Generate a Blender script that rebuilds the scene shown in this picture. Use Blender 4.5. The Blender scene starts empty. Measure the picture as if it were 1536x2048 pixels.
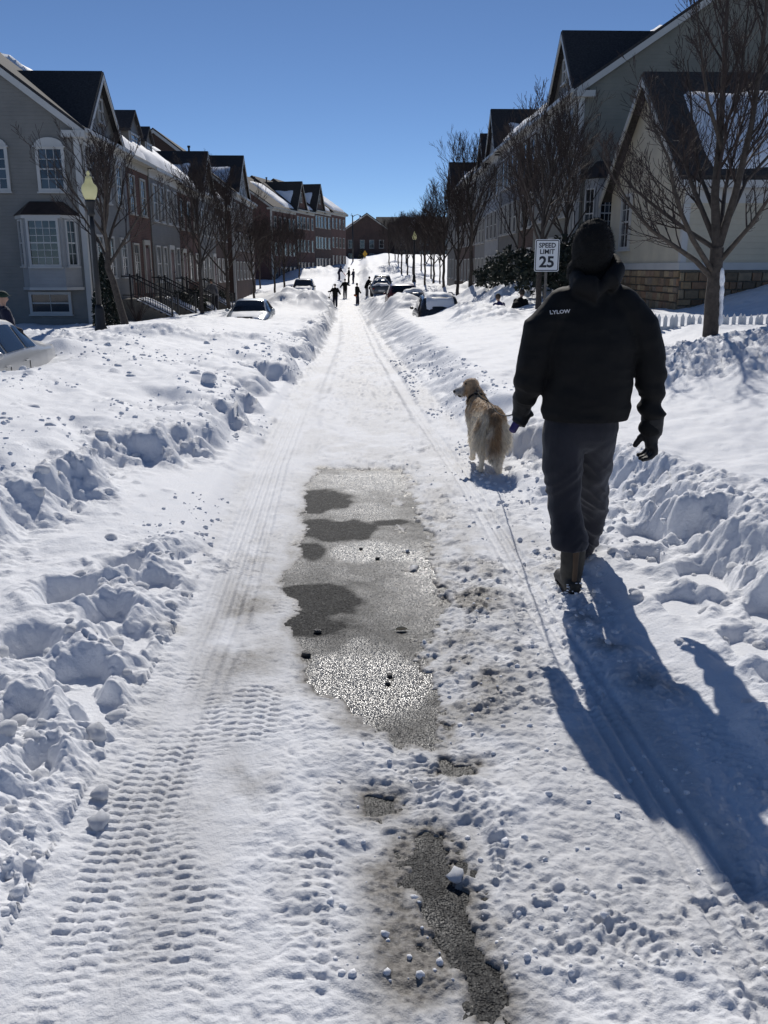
import bpy, bmesh, math, random
import numpy as np
from mathutils import Vector, Matrix
from mathutils.bvhtree import BVHTree

scene = bpy.context.scene
COL = scene.collection

# ------------------------------------------------------------------ camera
CAM_Z = 1.6
PITCH = math.radians(15.5)
YAW = math.radians(-1.76)
FPX = 1760.0
cam_d = bpy.data.cameras.new('camera')
cam = bpy.data.objects.new('camera', cam_d)
COL.objects.link(cam)
cam.location = (0, 0, CAM_Z)
cam.rotation_euler = (math.radians(90) - PITCH, 0, YAW)
cam_d.sensor_fit = 'VERTICAL'
cam_d.sensor_height = 36.0
cam_d.lens = FPX / 2048 * 36.0
cam_d.clip_start = 0.05
cam_d.clip_end = 3000
scene.camera = cam

# ------------------------------------------------------------------ sky and sun
SUN_EL = math.radians(37)
SUN_AZ = math.radians(1.6)          # to the right of +Y
world = bpy.data.worlds.new('World')
scene.world = world
world.use_nodes = True
wn = world.node_tree
for n in list(wn.nodes):
    wn.nodes.remove(n)
sky = wn.nodes.new('ShaderNodeTexSky')
sky.sky_type = 'NISHITA'
sky.sun_disc = False
sky.sun_elevation = SUN_EL
sky.sun_rotation = SUN_AZ
sky.altitude = 3500
sky.air_density = 0.8
sky.dust_density = 0.08
sky.ozone_density = 5.0
bg = wn.nodes.new('ShaderNodeBackground')
bg.inputs['Strength'].default_value = 0.070
wo = wn.nodes.new('ShaderNodeOutputWorld')
wn.links.new(sky.outputs[0], bg.inputs[0])
wn.links.new(bg.outputs[0], wo.inputs[0])

sun_d = bpy.data.lights.new('sun', 'SUN')
sun_d.energy = 2.95
sun_d.angle = math.radians(0.53)
sun_d.color = (1.0, 0.955, 0.89)
sun = bpy.data.objects.new('sun', sun_d)
COL.objects.link(sun)
sd = Vector((math.sin(SUN_AZ) * math.cos(SUN_EL), math.cos(SUN_AZ) * math.cos(SUN_EL), math.sin(SUN_EL)))
sun.rotation_euler = sd.to_track_quat('Z', 'Y').to_euler()
sun.location = (0, 60, 80)

scene.view_settings.view_transform = 'Standard'
scene.view_settings.look = 'None'
scene.view_settings.gamma = 1.0
scene.view_settings.use_curve_mapping = False
scene.view_settings.exposure = 0.25
scene.render.engine = 'CYCLES'
scene.cycles.max_bounces = 6
scene.cycles.diffuse_bounces = 3
scene.cycles.glossy_bounces = 3
scene.cycles.transmission_bounces = 2

# ------------------------------------------------------------------ helpers
_c, _s = math.cos(YAW), math.sin(YAW)
_F = Vector((-_s * math.cos(PITCH), _c * math.cos(PITCH), -math.sin(PITCH)))
_R = Vector((_c, _s, 0))
_U = Vector((-_s * math.sin(PITCH), _c * math.sin(PITCH), math.cos(PITCH)))


def at(px, py, Y):
    """the world point at distance Y down the street that the photograph shows at a pixel"""
    d = _F + _R * ((px - 768) / FPX) - _U * ((py - 1024) / FPX)
    p = d * (Y / d.y)
    return Vector((p.x, p.y, p.z + CAM_Z))


def atz(px, py, z):
    d = _F + _R * ((px - 768) / FPX) - _U * ((py - 1024) / FPX)
    p = d * ((z - CAM_Z) / d.z)
    return Vector((p.x, p.y, z))


def tag(o, label=None, cat=None, group=None, kind=None):
    if label: o['label'] = label
    if cat: o['category'] = cat
    if group: o['group'] = group
    if kind: o['kind'] = kind
    return o


def empty(name, loc, rz=0.0, label=None, cat=None, group=None):
    o = bpy.data.objects.new(name, None)
    o.empty_display_size = 0.2
    COL.objects.link(o)
    o.location = loc
    o.rotation_euler = (0, 0, rz)
    return tag(o, label, cat, group)


def link_mesh(name, me, mat, parent=None, smooth=False):
    if mat is not None and len(me.materials) == 0:
        me.materials.append(mat)
    if smooth:
        me.polygons.foreach_set('use_smooth', [True] * len(me.polygons))
    o = bpy.data.objects.new(name, me)
    COL.objects.link(o)
    if parent is not None:
        o.parent = parent
    return o


def copy_tree(o, parent=None):
    c = o.copy()
    COL.objects.link(c)
    c.parent = parent
    for ch in list(o.children):
        copy_tree(ch, c)
    return c


class MB:
    """collects shapes for one mesh object"""
    def __init__(self):
        self.v = []
        self.f = []

    def poly(self, pts, faces):
        b = len(self.v)
        self.v += [tuple(p) for p in pts]
        self.f += [tuple(b + i for i in f) for f in faces]
        return self

    def box(self, x0, x1, y0, y1, z0, z1):
        p = [(x0, y0, z0), (x1, y0, z0), (x1, y1, z0), (x0, y1, z0), (x0, y0, z1), (x1, y0, z1), (x1, y1, z1), (x0, y1, z1)]
        return self.poly(p, [(0, 3, 2, 1), (4, 5, 6, 7), (0, 1, 5, 4), (1, 2, 6, 5), (2, 3, 7, 6), (3, 0, 4, 7)])

    def obox(self, O, U, N, u0, u1, n0, n1, z0, z1):
        """box on axes U (along), N (outward), z"""
        O, U, N = Vector(O), Vector(U), Vector(N)
        Z = Vector((0, 0, 1))
        p = [O + U * u + N * n + Z * z for z in (z0, z1) for (u, n) in ((u0, n0), (u1, n0), (u1, n1), (u0, n1))]
        return self.poly(p, [(0, 3, 2, 1), (4, 5, 6, 7), (0, 1, 5, 4), (1, 2, 6, 5), (2, 3, 7, 6), (3, 0, 4, 7)])

    def extrude(self, pts, vec):
        """closed polygon pts swept along vec"""
        n = len(pts)
        vec = Vector(vec)
        a = [Vector(p) for p in pts]
        b = [p + vec for p in a]
        return self.poly(a + b, [tuple(range(n - 1, -1, -1)), tuple(range(n, 2 * n))] + [(i, (i + 1) % n, n + (i + 1) % n, n + i) for i in range(n)])

    def tube(self, pts, rad, n=6, caps=True):
        pts = [Vector(p) for p in pts]
        m = len(pts)
        if not hasattr(rad, '__len__'):
            rad = [rad] * m
        ref = Vector((0.31, 0.17, 0.93)).normalized()
        b = len(self.v)
        for i in range(m):
            t = (pts[min(i + 1, m - 1)] - pts[max(i - 1, 0)])
            if t.length < 1e-9: t = Vector((0, 0, 1))
            t.normalize()
            if abs(t.dot(ref)) > 0.98:
                ref = Vector((0.9, 0.4, 0.1)).normalized()
            a = t.cross(ref).normalized()
            c = t.cross(a)
            r = rad[i]
            ra, rb = (r if hasattr(r, '__len__') else (r, r))
            for k in range(n):
                th = 2 * math.pi * k / n
                self.v.append(tuple(pts[i] + a * (ra * math.cos(th)) + c * (rb * math.sin(th))))
        for i in range(m - 1):
            for k in range(n):
                k2 = (k + 1) % n
                self.f.append((b + i * n + k, b + i * n + k2, b + (i + 1) * n + k2, b + (i + 1) * n + k))
        if caps:
            self.f.append(tuple(b + k for k in range(n - 1, -1, -1)))
            self.f.append(tuple(b + (m - 1) * n + k for k in range(n)))
        return self

    def lathe(self, prof, n=16, c=(0, 0, 0)):
        """prof: (radius, z) pairs"""
        b = len(self.v)
        for r, z in prof:
            for k in range(n):
                th = 2 * math.pi * k / n
                self.v.append((c[0] + r * math.cos(th), c[1] + r * math.sin(th), c[2] + z))
        for i in range(len(prof) - 1):
            for k in range(n):
                k2 = (k + 1) % n
                self.f.append((b + i * n + k, b + i * n + k2, b + (i + 1) * n + k2, b + (i + 1) * n + k))
        self.f.append(tuple(b + k for k in range(n - 1, -1, -1)))
        self.f.append(tuple(b + (len(prof) - 1) * n + k for k in range(n)))
        return self

    def capsule(self, pts, rad, n=12):
        """closed sweep with rounded ends; rad entries r or (ra, rb, axis-aligned x / y)"""
        pts = [Vector(p) for p in pts]
        rad = [r if hasattr(r, '__len__') else (r, r) for r in rad]
        m = len(pts)
        P, R_ = [], []
        t0 = (pts[0] - pts[1]).normalized()
        t1 = (pts[-1] - pts[-2]).normalized()
        for a in (0.96, 0.7, 0.38):
            k = math.sqrt(1 - a * a)
            P.append(pts[0] + t0 * (min(rad[0]) * a)); R_.append((rad[0][0] * k, rad[0][1] * k))
        for p, r in zip(pts, rad):
            P.append(p); R_.append(r)
        for a in (0.38, 0.7, 0.96):
            k = math.sqrt(1 - a * a)
            P.append(pts[-1] + t1 * (min(rad[-1]) * a)); R_.append((rad[-1][0] * k, rad[-1][1] * k))
        b = len(self.v)
        M = len(P)
        for i in range(M):
            t = (P[min(i + 1, M - 1)] - P[max(i - 1, 0)]).normalized()
            a = Vector((1, 0, 0)) - t * t.x
            if a.length < 0.25:
                a = Vector((0, 1, 0)) - t * t.y
            a.normalize()
            c = t.cross(a)
            for k in range(n):
                th = 2 * math.pi * k / n
                self.v.append(tuple(P[i] + a * (R_[i][0] * math.cos(th)) + c * (R_[i][1] * math.sin(th))))
        for i in range(M - 1):
            for k in range(n):
                k2 = (k + 1) % n
                self.f.append((b + i * n + k, b + i * n + k2, b + (i + 1) * n + k2, b + (i + 1) * n + k))
        self.f.append(tuple(b + k for k in range(n - 1, -1, -1)))
        self.f.append(tuple(b + (M - 1) * n + k for k in range(n)))
        return self

    def ball(self, c, r, nu=12, nv=8):
        """ellipsoid"""
        if not hasattr(r, '__len__'): r = (r, r, r)
        b = len(self.v)
        for i in range(1, nv):
            ph = math.pi * i / nv
            for k in range(nu):
                th = 2 * math.pi * k / nu
                self.v.append((c[0] + r[0] * math.sin(ph) * math.cos(th), c[1] + r[1] * math.sin(ph) * math.sin(th), c[2] + r[2] * math.cos(ph)))
        top = len(self.v); self.v.append((c[0], c[1], c[2] + r[2]))
        bot = len(self.v); self.v.append((c[0], c[1], c[2] - r[2]))
        for i in range(nv - 2):
            for k in range(nu):
                k2 = (k + 1) % nu
                self.f.append((b + i * nu + k, b + (i + 1) * nu + k, b + (i + 1) * nu + k2, b + i * nu + k2))
        for k in range(nu):
            k2 = (k + 1) % nu
            self.f.append((top, b + k, b + k2))
            self.f.append((bot, b + (nv - 2) * nu + k2, b + (nv - 2) * nu + k))
        return self

    def mesh(self, name='mesh', fix=False):
        me = bpy.data.meshes.new(name)
        me.from_pydata(self.v, [], self.f)
        if fix:
            bm = bmesh.new(); bm.from_mesh(me)
            bmesh.ops.recalc_face_normals(bm, faces=bm.faces)
            bm.to_mesh(me); bm.free()
        me.update()
        return me

    def build(self, name, mat, parent=None, smooth=False, fix=True):
        return link_mesh(name, self.mesh(name, fix), mat, parent, smooth)

    def remesh(self, name, voxel, mat, parent=None, smooth_it=4, disp=None):
        """union of the closed shapes as one continuous skin"""
        me = self.mesh(name, True)
        o = bpy.data.objects.new('tmp_remesh', me)
        tmp = bpy.data.scenes.new('tmp'); tmp.collection.objects.link(o)
        m = o.modifiers.new('r', 'REMESH'); m.mode = 'VOXEL'; m.voxel_size = voxel
        if smooth_it:
            s = o.modifiers.new('s', 'SMOOTH'); s.factor = 0.5; s.iterations = smooth_it
        tmp.view_layers[0].update(); dg = tmp.view_layers[0].depsgraph
        out = bpy.data.meshes.new_from_object(o.evaluated_get(dg))
        bpy.data.objects.remove(o)
        bpy.data.scenes.remove(tmp)
        bpy.data.meshes.remove(me)
        out.name = name
        out.materials.clear()
        if disp is not None:
            n = len(out.vertices)
            co = np.empty(n * 3); out.vertices.foreach_get('co', co); co = co.reshape(-1, 3)
            nr = np.empty(n * 3); out.vertex_normals.foreach_get('vector', nr); nr = nr.reshape(-1, 3)
            co = disp(co, nr)
            out.vertices.foreach_set('co', co.ravel()); out.update()
        return link_mesh(name, out, mat, parent, True)


# ------------------------------------------------------------------ numpy noise
def _hash(ix, iy, iz, seed):
    h = ix.astype(np.int32).view(np.uint32) * np.uint32(374761393)
    h += iy.astype(np.int32).view(np.uint32) * np.uint32(668265263)
    if hasattr(iz, 'astype'):
        h += iz.astype(np.int32).view(np.uint32) * np.uint32(2147483647)
        k = seed * 1274126177
    else:
        k = iz * 2147483647 + seed * 1274126177
    h += np.uint32(k & 0xffffffff)
    h ^= h >> np.uint32(13); h *= np.uint32(1274126177)
    h ^= h >> np.uint32(16); h *= np.uint32(2246822519)
    h ^= h >> np.uint32(15)
    return (h & np.uint32(0xffffff)) * np.float64(1 / 0xffffff)


def vnoise(x, y, seed=0):
    x = np.atleast_1d(np.asarray(x, float)); y = np.atleast_1d(np.asarray(y, float))
    ix = np.floor(x); iy = np.floor(y)
    fx = x - ix; fy = y - iy
    fx = fx * fx * fx * (fx * (fx * 6 - 15) + 10); fy = fy * fy * fy * (fy * (fy * 6 - 15) + 10)
    a = _hash(ix, iy, 0, seed); b = _hash(ix + 1, iy, 0, seed)
    c = _hash(ix, iy + 1, 0, seed); d = _hash(ix + 1, iy + 1, 0, seed)
    return (a + (b - a) * fx + (c - a) * fy + (a - b - c + d) * fx * fy) * 2 - 1


def fbm(x, y, oct=4, seed=0, gain=0.5):
    s = 0; a = 1.0; t = 0
    for i in range(oct):
        s = s + a * vnoise(x * 2 ** i + 17.3 * i, y * 2 ** i - 9.1 * i, seed + i)
        t += a; a *= gain
    return s / t


def vnoise3(p, seed=0):
    i = np.floor(p); f = p - i
    f = f * f * (3 - 2 * f)
    r = 0
    for dz in (0, 1):
        wz = f[:, 2] if dz else 1 - f[:, 2]
        for dy in (0, 1):
            wy = f[:, 1] if dy else 1 - f[:, 1]
            for dx in (0, 1):
                wx = f[:, 0] if dx else 1 - f[:, 0]
                r = r + _hash(i[:, 0] + dx, i[:, 1] + dy, i[:, 2] + dz, seed) * wx * wy * wz
    return r * 2 - 1


def lumps(x, y, cell, prob, rmin, rmax, seed=0, flat=0.8):
    """scattered half-buried round lumps: height in units of radius"""
    gx = np.floor(x / cell); gy = np.floor(y / cell)
    out = np.zeros_like(x)
    for dx in (-1, 0, 1):
        for dy in (-1, 0, 1):
            cx = gx + dx; cy = gy + dy
            keep = _hash(cx, cy, 0, seed) < prob
            px = (cx + _hash(cx, cy, 1, seed)) * cell
            py = (cy + _hash(cx, cy, 2, seed)) * cell
            r = rmin + (rmax - rmin) * _hash(cx, cy, 3, seed) ** 2
            q = 1 - ((x - px) ** 2 + (y - py) ** 2) / (r * r)
            h = np.where(keep & (q > 0), np.sqrt(np.maximum(q, 0)) * r * flat, 0)
            out = np.maximum(out, h)
    return out


def ss(a, b, x):
    t = np.clip((np.asarray(x, float) - a) / (b - a), 0, 1)
    return t * t * (3 - 2 * t)


# ------------------------------------------------------------------ materials
def mat_new(name):
    m = bpy.data.materials.new(name)
    m.use_nodes = True
    nt = m.node_tree
    b = nt.nodes['Principled BSDF']
    return m, nt, b


def N(nt, t, **kw):
    n = nt.nodes.new(t)
    for k, v in kw.items():
        setattr(n, k, v)
    return n


def noise(nt, scale, detail=4, rough=0.55, coord='Object', dist=0.0):
    tc = N(nt, 'ShaderNodeTexCoord')
    n = N(nt, 'ShaderNodeTexNoise')
    n.inputs['Scale'].default_value = scale
    n.inputs['Detail'].default_value = detail
    n.inputs['Roughness'].default_value = rough
    n.inputs['Distortion'].default_value = dist
    nt.links.new(tc.outputs[coord], n.inputs['Vector'])
    return n


def ramp(nt, fac, stops):
    r = N(nt, 'ShaderNodeValToRGB')
    e = r.color_ramp.elements
    while len(e) < len(stops): e.new(0.5)
    for i, (p, c) in enumerate(stops):
        e[i].position = p
        e[i].color = (*c, 1) if len(c) == 3 else c
    nt.links.new(fac, r.inputs[0])
    return r


def bump(nt, b, h, strength=0.3, dist=0.02, prev=None):
    n = N(nt, 'ShaderNodeBump')
    n.inputs['Strength'].default_value = strength
    n.inputs['Distance'].default_value = dist
    nt.links.new(h, n.inputs['Height'])
    if prev is not None:
        nt.links.new(prev.outputs[0], n.inputs['Normal'])
    nt.links.new(n.outputs[0], b.inputs['Normal'])
    return n


def simple(name, col, rough=0.6, var=0.15, scale=6, metal=0.0, bmp=0.0, bscale=40, spec=0.5, bdist=0.01):
    m, nt, b = mat_new(name)
    b.inputs['Roughness'].default_value = rough
    b.inputs['Metallic'].default_value = metal
    b.inputs['Specular IOR Level'].default_value = spec
    n = noise(nt, scale)
    lo = tuple(c * (1 - var) for c in col); hi = tuple(min(1, c * (1 + var)) for c in col)
    r = ramp(nt, n.outputs[0], [(0.3, lo), (0.7, hi)])
    nt.links.new(r.outputs[0], b.inputs['Base Color'])
    if bmp:
        n2 = noise(nt, bscale)
        bump(nt, b, n2.outputs[0], bmp, bdist)
    return m


def siding(name, col, pitch=0.125):
    m, nt, b = mat_new(name)
    b.inputs['Roughness'].default_value = 0.55
    tc = N(nt, 'ShaderNodeTexCoord')
    sp = N(nt, 'ShaderNodeSeparateXYZ')
    nt.links.new(tc.outputs['Object'], sp.inputs[0])
    mu = N(nt, 'ShaderNodeMath', operation='DIVIDE'); mu.inputs[1].default_value = pitch
    nt.links.new(sp.outputs[2], mu.inputs[0])
    fr = N(nt, 'ShaderNodeMath', operation='FRACT')
    nt.links.new(mu.outputs[0], fr.inputs[0])
    r = ramp(nt, fr.outputs[0], [(0.0, (1, 1, 1)), (0.86, (0.15, 0.15, 0.15)), (1.0, (0, 0, 0))])
    n = noise(nt, 1.5, 6)
    cr = ramp(nt, n.outputs[0], [(0.3, tuple(c * .88 for c in col)), (0.7, tuple(c * 1.1 for c in col))])
    nt.links.new(cr.outputs[0], b.inputs['Base Color'])
    bump(nt, b, r.outputs[0], 0.9, 0.02)
    return m


def brickmat(name, c1, c2, mortar):
    m, nt, b = mat_new(name)
    b.inputs['Roughness'].default_value = 0.85
    tc = N(nt, 'ShaderNodeTexCoord')
    sp = N(nt, 'ShaderNodeSeparateXYZ')
    nt.links.new(tc.outputs['Object'], sp.inputs[0])
    ad = N(nt, 'ShaderNodeMath', operation='ADD')
    nt.links.new(sp.outputs[0], ad.inputs[0]); nt.links.new(sp.outputs[1], ad.inputs[1])
    cb = N(nt, 'ShaderNodeCombineXYZ')
    nt.links.new(ad.outputs[0], cb.inputs[0]); nt.links.new(sp.outputs[2], cb.inputs[1])
    br = N(nt, 'ShaderNodeTexBrick')
    br.inputs['Scale'].default_value = 1.0
    br.inputs['Brick Width'].default_value = 0.22
    br.inputs['Row Height'].default_value = 0.075
    br.inputs['Mortar Size'].default_value = 0.006
    br.inputs['Color1'].default_value = (*c1, 1)
    br.inputs['Color2'].default_value = (*c2, 1)
    br.inputs['Mortar'].default_value = (*mortar, 1)
    nt.links.new(cb.outputs[0], br.inputs['Vector'])
    n = noise(nt, 0.8, 6)
    r = ramp(nt, n.outputs[0], [(0.3, (.8, .8, .8)), (0.7, (1.15, 1.1, 1.1))])
    mx = N(nt, 'ShaderNodeMix', data_type='RGBA', blend_type='MULTIPLY')
    mx.inputs[0].default_value = 1
    nt.links.new(br.outputs[0], mx.inputs[6]); nt.links.new(r.outputs[0], mx.inputs[7])
    nt.links.new(mx.outputs[2], b.inputs['Base Color'])
    bump(nt, b, br.outputs['Fac'], -0.4, 0.01)
    return m


def randmat(name, cols, rough=0.85, bscale=25):
    """colour picked per object"""
    m, nt, b = mat_new(name)
    b.inputs['Roughness'].default_value = rough
    oi = N(nt, 'ShaderNodeObjectInfo')
    k = len(cols)
    r = ramp(nt, oi.outputs['Random'], [(i / (k - 1), c) for i, c in enumerate(cols)])
    n = noise(nt, 9, 6)
    r2 = ramp(nt, n.outputs[0], [(0.3, (.75, .75, .75)), (0.7, (1.15, 1.15, 1.12))])
    mx = N(nt, 'ShaderNodeMix', data_type='RGBA', blend_type='MULTIPLY'); mx.inputs[0].default_value = 1
    nt.links.new(r.outputs[0], mx.inputs[6]); nt.links.new(r2.outputs[0], mx.inputs[7])
    nt.links.new(mx.outputs[2], b.inputs['Base Color'])
    n3 = noise(nt, bscale)
    bump(nt, b, n3.outputs[0], 0.5, 0.02)
    return m


def glassmat(name, col=(.02, .025, .03), rough=0.06, spec=0.8, vary=True):
    m, nt, b = mat_new(name)
    oi = N(nt, 'ShaderNodeObjectInfo')
    rc = ramp(nt, oi.outputs['Random'], [(0.0, tuple(c * .5 for c in col)), (0.7, col), (1.0, tuple(c * (3.2 if vary else 1) for c in col))])
    nt.links.new(rc.outputs[0], b.inputs['Base Color'])
    b.inputs['Specular IOR Level'].default_value = spec
    n = noise(nt, 1.2, 2)
    r = ramp(nt, n.outputs[0], [(0.3, (rough * .6,) * 3), (0.7, (rough * 1.6,) * 3)])
    nt.links.new(r.outputs[0], b.inputs['Roughness'])
    bump(nt, b, n.outputs[0], 0.08, 0.05)
    return m


def snow_mat():
    m, nt, b = mat_new('snow')
    at_ = N(nt, 'ShaderNodeAttribute', attribute_name='dirt')
    n1 = noise(nt, 9, 5)
    n2 = noise(nt, 70, 4)
    clean = ramp(nt, n1.outputs[0], [(0.25, (.83, .85, .885)), (0.75, (.90, .905, .92))])
    slush = ramp(nt, n2.outputs[0], [(0.3, (.125, .116, .104)), (0.7, (.31, .29, .262))])
    # break the dirt up at fine scale
    ad = N(nt, 'ShaderNodeMath', operation='MULTIPLY_ADD')
    n3 = noise(nt, 28, 6, 0.65)
    nt.links.new(n3.outputs[0], ad.inputs[0]); ad.inputs[1].default_value = 0.8; ad.inputs[2].default_value = 0.6
    mu = N(nt, 'ShaderNodeMath', operation='MULTIPLY', use_clamp=True)
    nt.links.new(at_.outputs['Fac'], mu.inputs[0]); nt.links.new(ad.outputs[0], mu.inputs[1])
    mx = N(nt, 'ShaderNodeMix', data_type='RGBA')
    nt.links.new(mu.outputs[0], mx.inputs[0])
    nt.links.new(clean.outputs[0], mx.inputs[6]); nt.links.new(slush.outputs[0], mx.inputs[7])
    nt.links.new(mx.outputs[2], b.inputs['Base Color'])
    rr = N(nt, 'ShaderNodeMapRange')
    nt.links.new(mu.outputs[0], rr.inputs[0])
    rr.inputs[3].default_value = 0.62; rr.inputs[4].default_value = 0.34
    nt.links.new(rr.outputs[0], b.inputs['Roughness'])
    b.inputs['Specular IOR Level'].default_value = 0.12
    n4 = noise(nt, 55, 5, 0.6)
    p = bump(nt, b, n4.outputs[0], 0.55, 0.012)
    n5 = noise(nt, 260, 3, 0.6)
    bump(nt, b, n5.outputs[0], 0.35, 0.004, p)
    return m


def asphalt_mat():
    m, nt, b = mat_new('asphalt')
    tc = N(nt, 'ShaderNodeTexCoord')
    vo = N(nt, 'ShaderNodeTexVoronoi'); vo.inputs['Scale'].default_value = 150
    vo2 = N(nt, 'ShaderNodeTexVoronoi'); vo2.inputs['Scale'].default_value = 80
    nt.links.new(tc.outputs['Object'], vo.inputs['Vector']); nt.links.new(tc.outputs['Object'], vo2.inputs['Vector'])
    n = noise(nt, 30, 6, 0.7)
    r = ramp(nt, n.outputs[0], [(0.25, (.012, .0125, .013)), (0.6, (.035, .035, .035)), (0.85, (.09, .09, .086))])
    sep = N(nt, 'ShaderNodeSeparateColor'); nt.links.new(vo.outputs['Color'], sep.inputs[0])
    r3 = ramp(nt, sep.outputs[0], [(0.0, (.4, .4, .4)), (0.8, (1.2, 1.2, 1.2)), (1.0, (3.2, 3.2, 3.0))])
    mx = N(nt, 'ShaderNodeMix', data_type='RGBA', blend_type='MULTIPLY'); mx.inputs[0].default_value = 1
    nt.links.new(r.outputs[0], mx.inputs[6]); nt.links.new(r3.outputs[0], mx.inputs[7])
    nt.links.new(mx.outputs[2], b.inputs['Base Color'])
    # damp, wet and filmed areas
    da = N(nt, 'ShaderNodeAttribute', attribute_name='wet')
    w = noise(nt, 6, 6, 0.62, dist=0.6)
    wa = N(nt, 'ShaderNodeMath', operation='MULTIPLY_ADD'); wa.inputs[1].default_value = .5; wa.inputs[2].default_value = -.25
    nt.links.new(w.outputs[0], wa.inputs[0])
    ws = N(nt, 'ShaderNodeMath', operation='ADD', use_clamp=True)
    nt.links.new(da.outputs['Fac'], ws.inputs[0]); nt.links.new(wa.outputs[0], ws.inputs[1])
    rw = ramp(nt, ws.outputs[0], [(0.15, (.62, .62, .62)), (0.45, (.40, .40, .40)), (0.9, (.27, .27, .27))])
    nt.links.new(rw.outputs[0], b.inputs['Roughness'])
    rsp = ramp(nt, ws.outputs[0], [(0.15, (.06, .06, .06)), (0.45, (.35, .35, .35)), (0.9, (.85, .85, .85))])
    nt.links.new(rsp.outputs[0], b.inputs['Specular IOR Level'])
    # every bit of aggregate faces its own way
    ge = N(nt, 'ShaderNodeNewGeometry')
    acc = ge.outputs['Normal']
    for v_, k_ in ((vo, .42), (vo2, .30)):
        sb = N(nt, 'ShaderNodeVectorMath', operation='SUBTRACT'); sb.inputs[1].default_value = (.5, .5, .5)
        nt.links.new(v_.outputs['Color'], sb.inputs[0])
        sc = N(nt, 'ShaderNodeVectorMath', operation='MULTIPLY'); sc.inputs[1].default_value = (k_, k_, .0)
        nt.links.new(sb.outputs[0], sc.inputs[0])
        ad = N(nt, 'ShaderNodeVectorMath', operation='ADD')
        nt.links.new(acc, ad.inputs[0]); nt.links.new(sc.outputs[0], ad.inputs[1])
        acc = ad.outputs[0]
    no = N(nt, 'ShaderNodeVectorMath', operation='NORMALIZE'); nt.links.new(acc, no.inputs[0])
    bp = bump(nt, b, vo.outputs['Distance'], 0.4, 0.006)
    nt.links.new(no.outputs[0], bp.inputs['Normal'])
    return m


M = {}
M['snow'] = snow_mat()
M['asphalt'] = asphalt_mat()
M['siding_grey'] = siding('siding_grey', (.205, .195, .175))
M['siding_olive'] = siding('siding_olive', (.215, .205, .165))
M['siding_beige'] = siding('siding_beige', (.165, .15, .125))
M['siding_yellow'] = siding('siding_yellow', (.52, .46, .34), 0.15)
M['siding_white'] = siding('siding_white', (.33, .33, .325))
M['brick_red'] = brickmat('brick_red', (.115, .047, .034), (.075, .034, .026), (.14, .12, .105))
M['brick_brown'] = brickmat('brick_brown', (.085, .045, .034), (.058, .034, .027), (.11, .095, .08))
M['trim'] = simple('trim_white', (.48, .475, .455), 0.45, 0.06, 2)
M['trim_cream'] = simple('trim_cream', (.40, .38, .33), 0.5, 0.06, 2)
M['roof'] = simple('roof_shingle', (.032, .031, .033), 0.9, 0.5, 14, bmp=0.6, bscale=30)
M['roof_brown'] = simple('roof_shingle_brown', (.05, .042, .036), 0.9, 0.45, 14, bmp=0.6, bscale=30)
M['metal_roof'] = simple('metal_roof', (.045, .032, .028), 0.45, 0.3, 4, metal=0.3)
M['glass'] = glassmat('window_glass')
M['curtain'] = simple('curtain', (.35, .35, .34), 0.8)
M['stone'] = randmat('stone_veneer', [(.15, .09, .05), (.31, .215, .12), (.12, .09, .062), (.38, .28, .165), (.20, .16, .12), (.30, .17, .095), (.17, .12, .075)])
M['mortar'] = simple('mortar', (.16, .145, .12), 0.9, 0.2, 20, bmp=0.4)
M['bark'] = simple('bark', (.055, .044, .037), 0.85, 0.45, 18, bmp=0.8, bscale=45, bdist=0.02)
M['bark_pale'] = simple('bark_grey', (.062, .05, .041), 0.85, 0.4, 14, bmp=0.8, bscale=40, bdist=0.02)  # slightly paler bark for the leaning tree and the large near tree
M['twig'] = simple('twig', (.040, .027, .023), 0.8, 0.35, 5)
M['black_metal'] = simple('black_metal', (.012, .012, .013), 0.5, 0.3, 8)
M['dark_wood'] = simple('dark_wood', (.035, .03, .026), 0.8, 0.3, 9, bmp=0.4)
M['white_paint'] = simple('white_picket_paint', (.68, .68, .67), 0.55, 0.08, 5, bmp=0.2)
M['chrome'] = simple('chrome', (.6, .6, .62), 0.2, 0.05, 3, metal=1.0)
M['rubber'] = simple('rubber', (.015, .015, .015), 0.8, 0.2, 9)
M['carglass'] = glassmat('car_glass', (.012, .014, .016), 0.04, 0.7)
# ------------------------------------------------------------------ the snow-covered ground
ZP = [(-60, .9), (-5, .10), (0, 0), (5, -.09), (10, -.25), (20, -.52), (27, -.72), (37, -1.0), (50, -1.38), (60, -1.62), (67, -1.70),
      (74, -1.66), (82, -1.45), (90, -1.2), (114, -.4), (140, 1.2), (170, 3.0), (200, 3.7), (300, 4.6), (900, 8)]
_ty = np.arange(-60, 900, 0.5)
_tz = np.interp(_ty, [p[0] for p in ZP], [p[1] for p in ZP])
_k = np.hanning(17); _k /= _k.sum()
_tz = np.convolve(np.pad(_tz, 8, mode='edge'), _k, mode='valid')


def zroad(y):
    return np.interp(y, _ty, _tz)


def lane(y):
    c = np.interp(y, [0, 30, 60, 75, 90, 115, 150], [0, 0, -.35, -.75, -.7, -.5, -.3])
    el = -np.interp(y, [2, 4, 8, 15, 27, 60], [.88, .86, .98, 1.06, 1.02, 1.1]) + c
    er = np.interp(y, [2, 4, 6.7, 14, 28, 60], [1.32, 1.28, 1.28, 1.12, .92, 1.1]) + c
    return el, er


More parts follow.
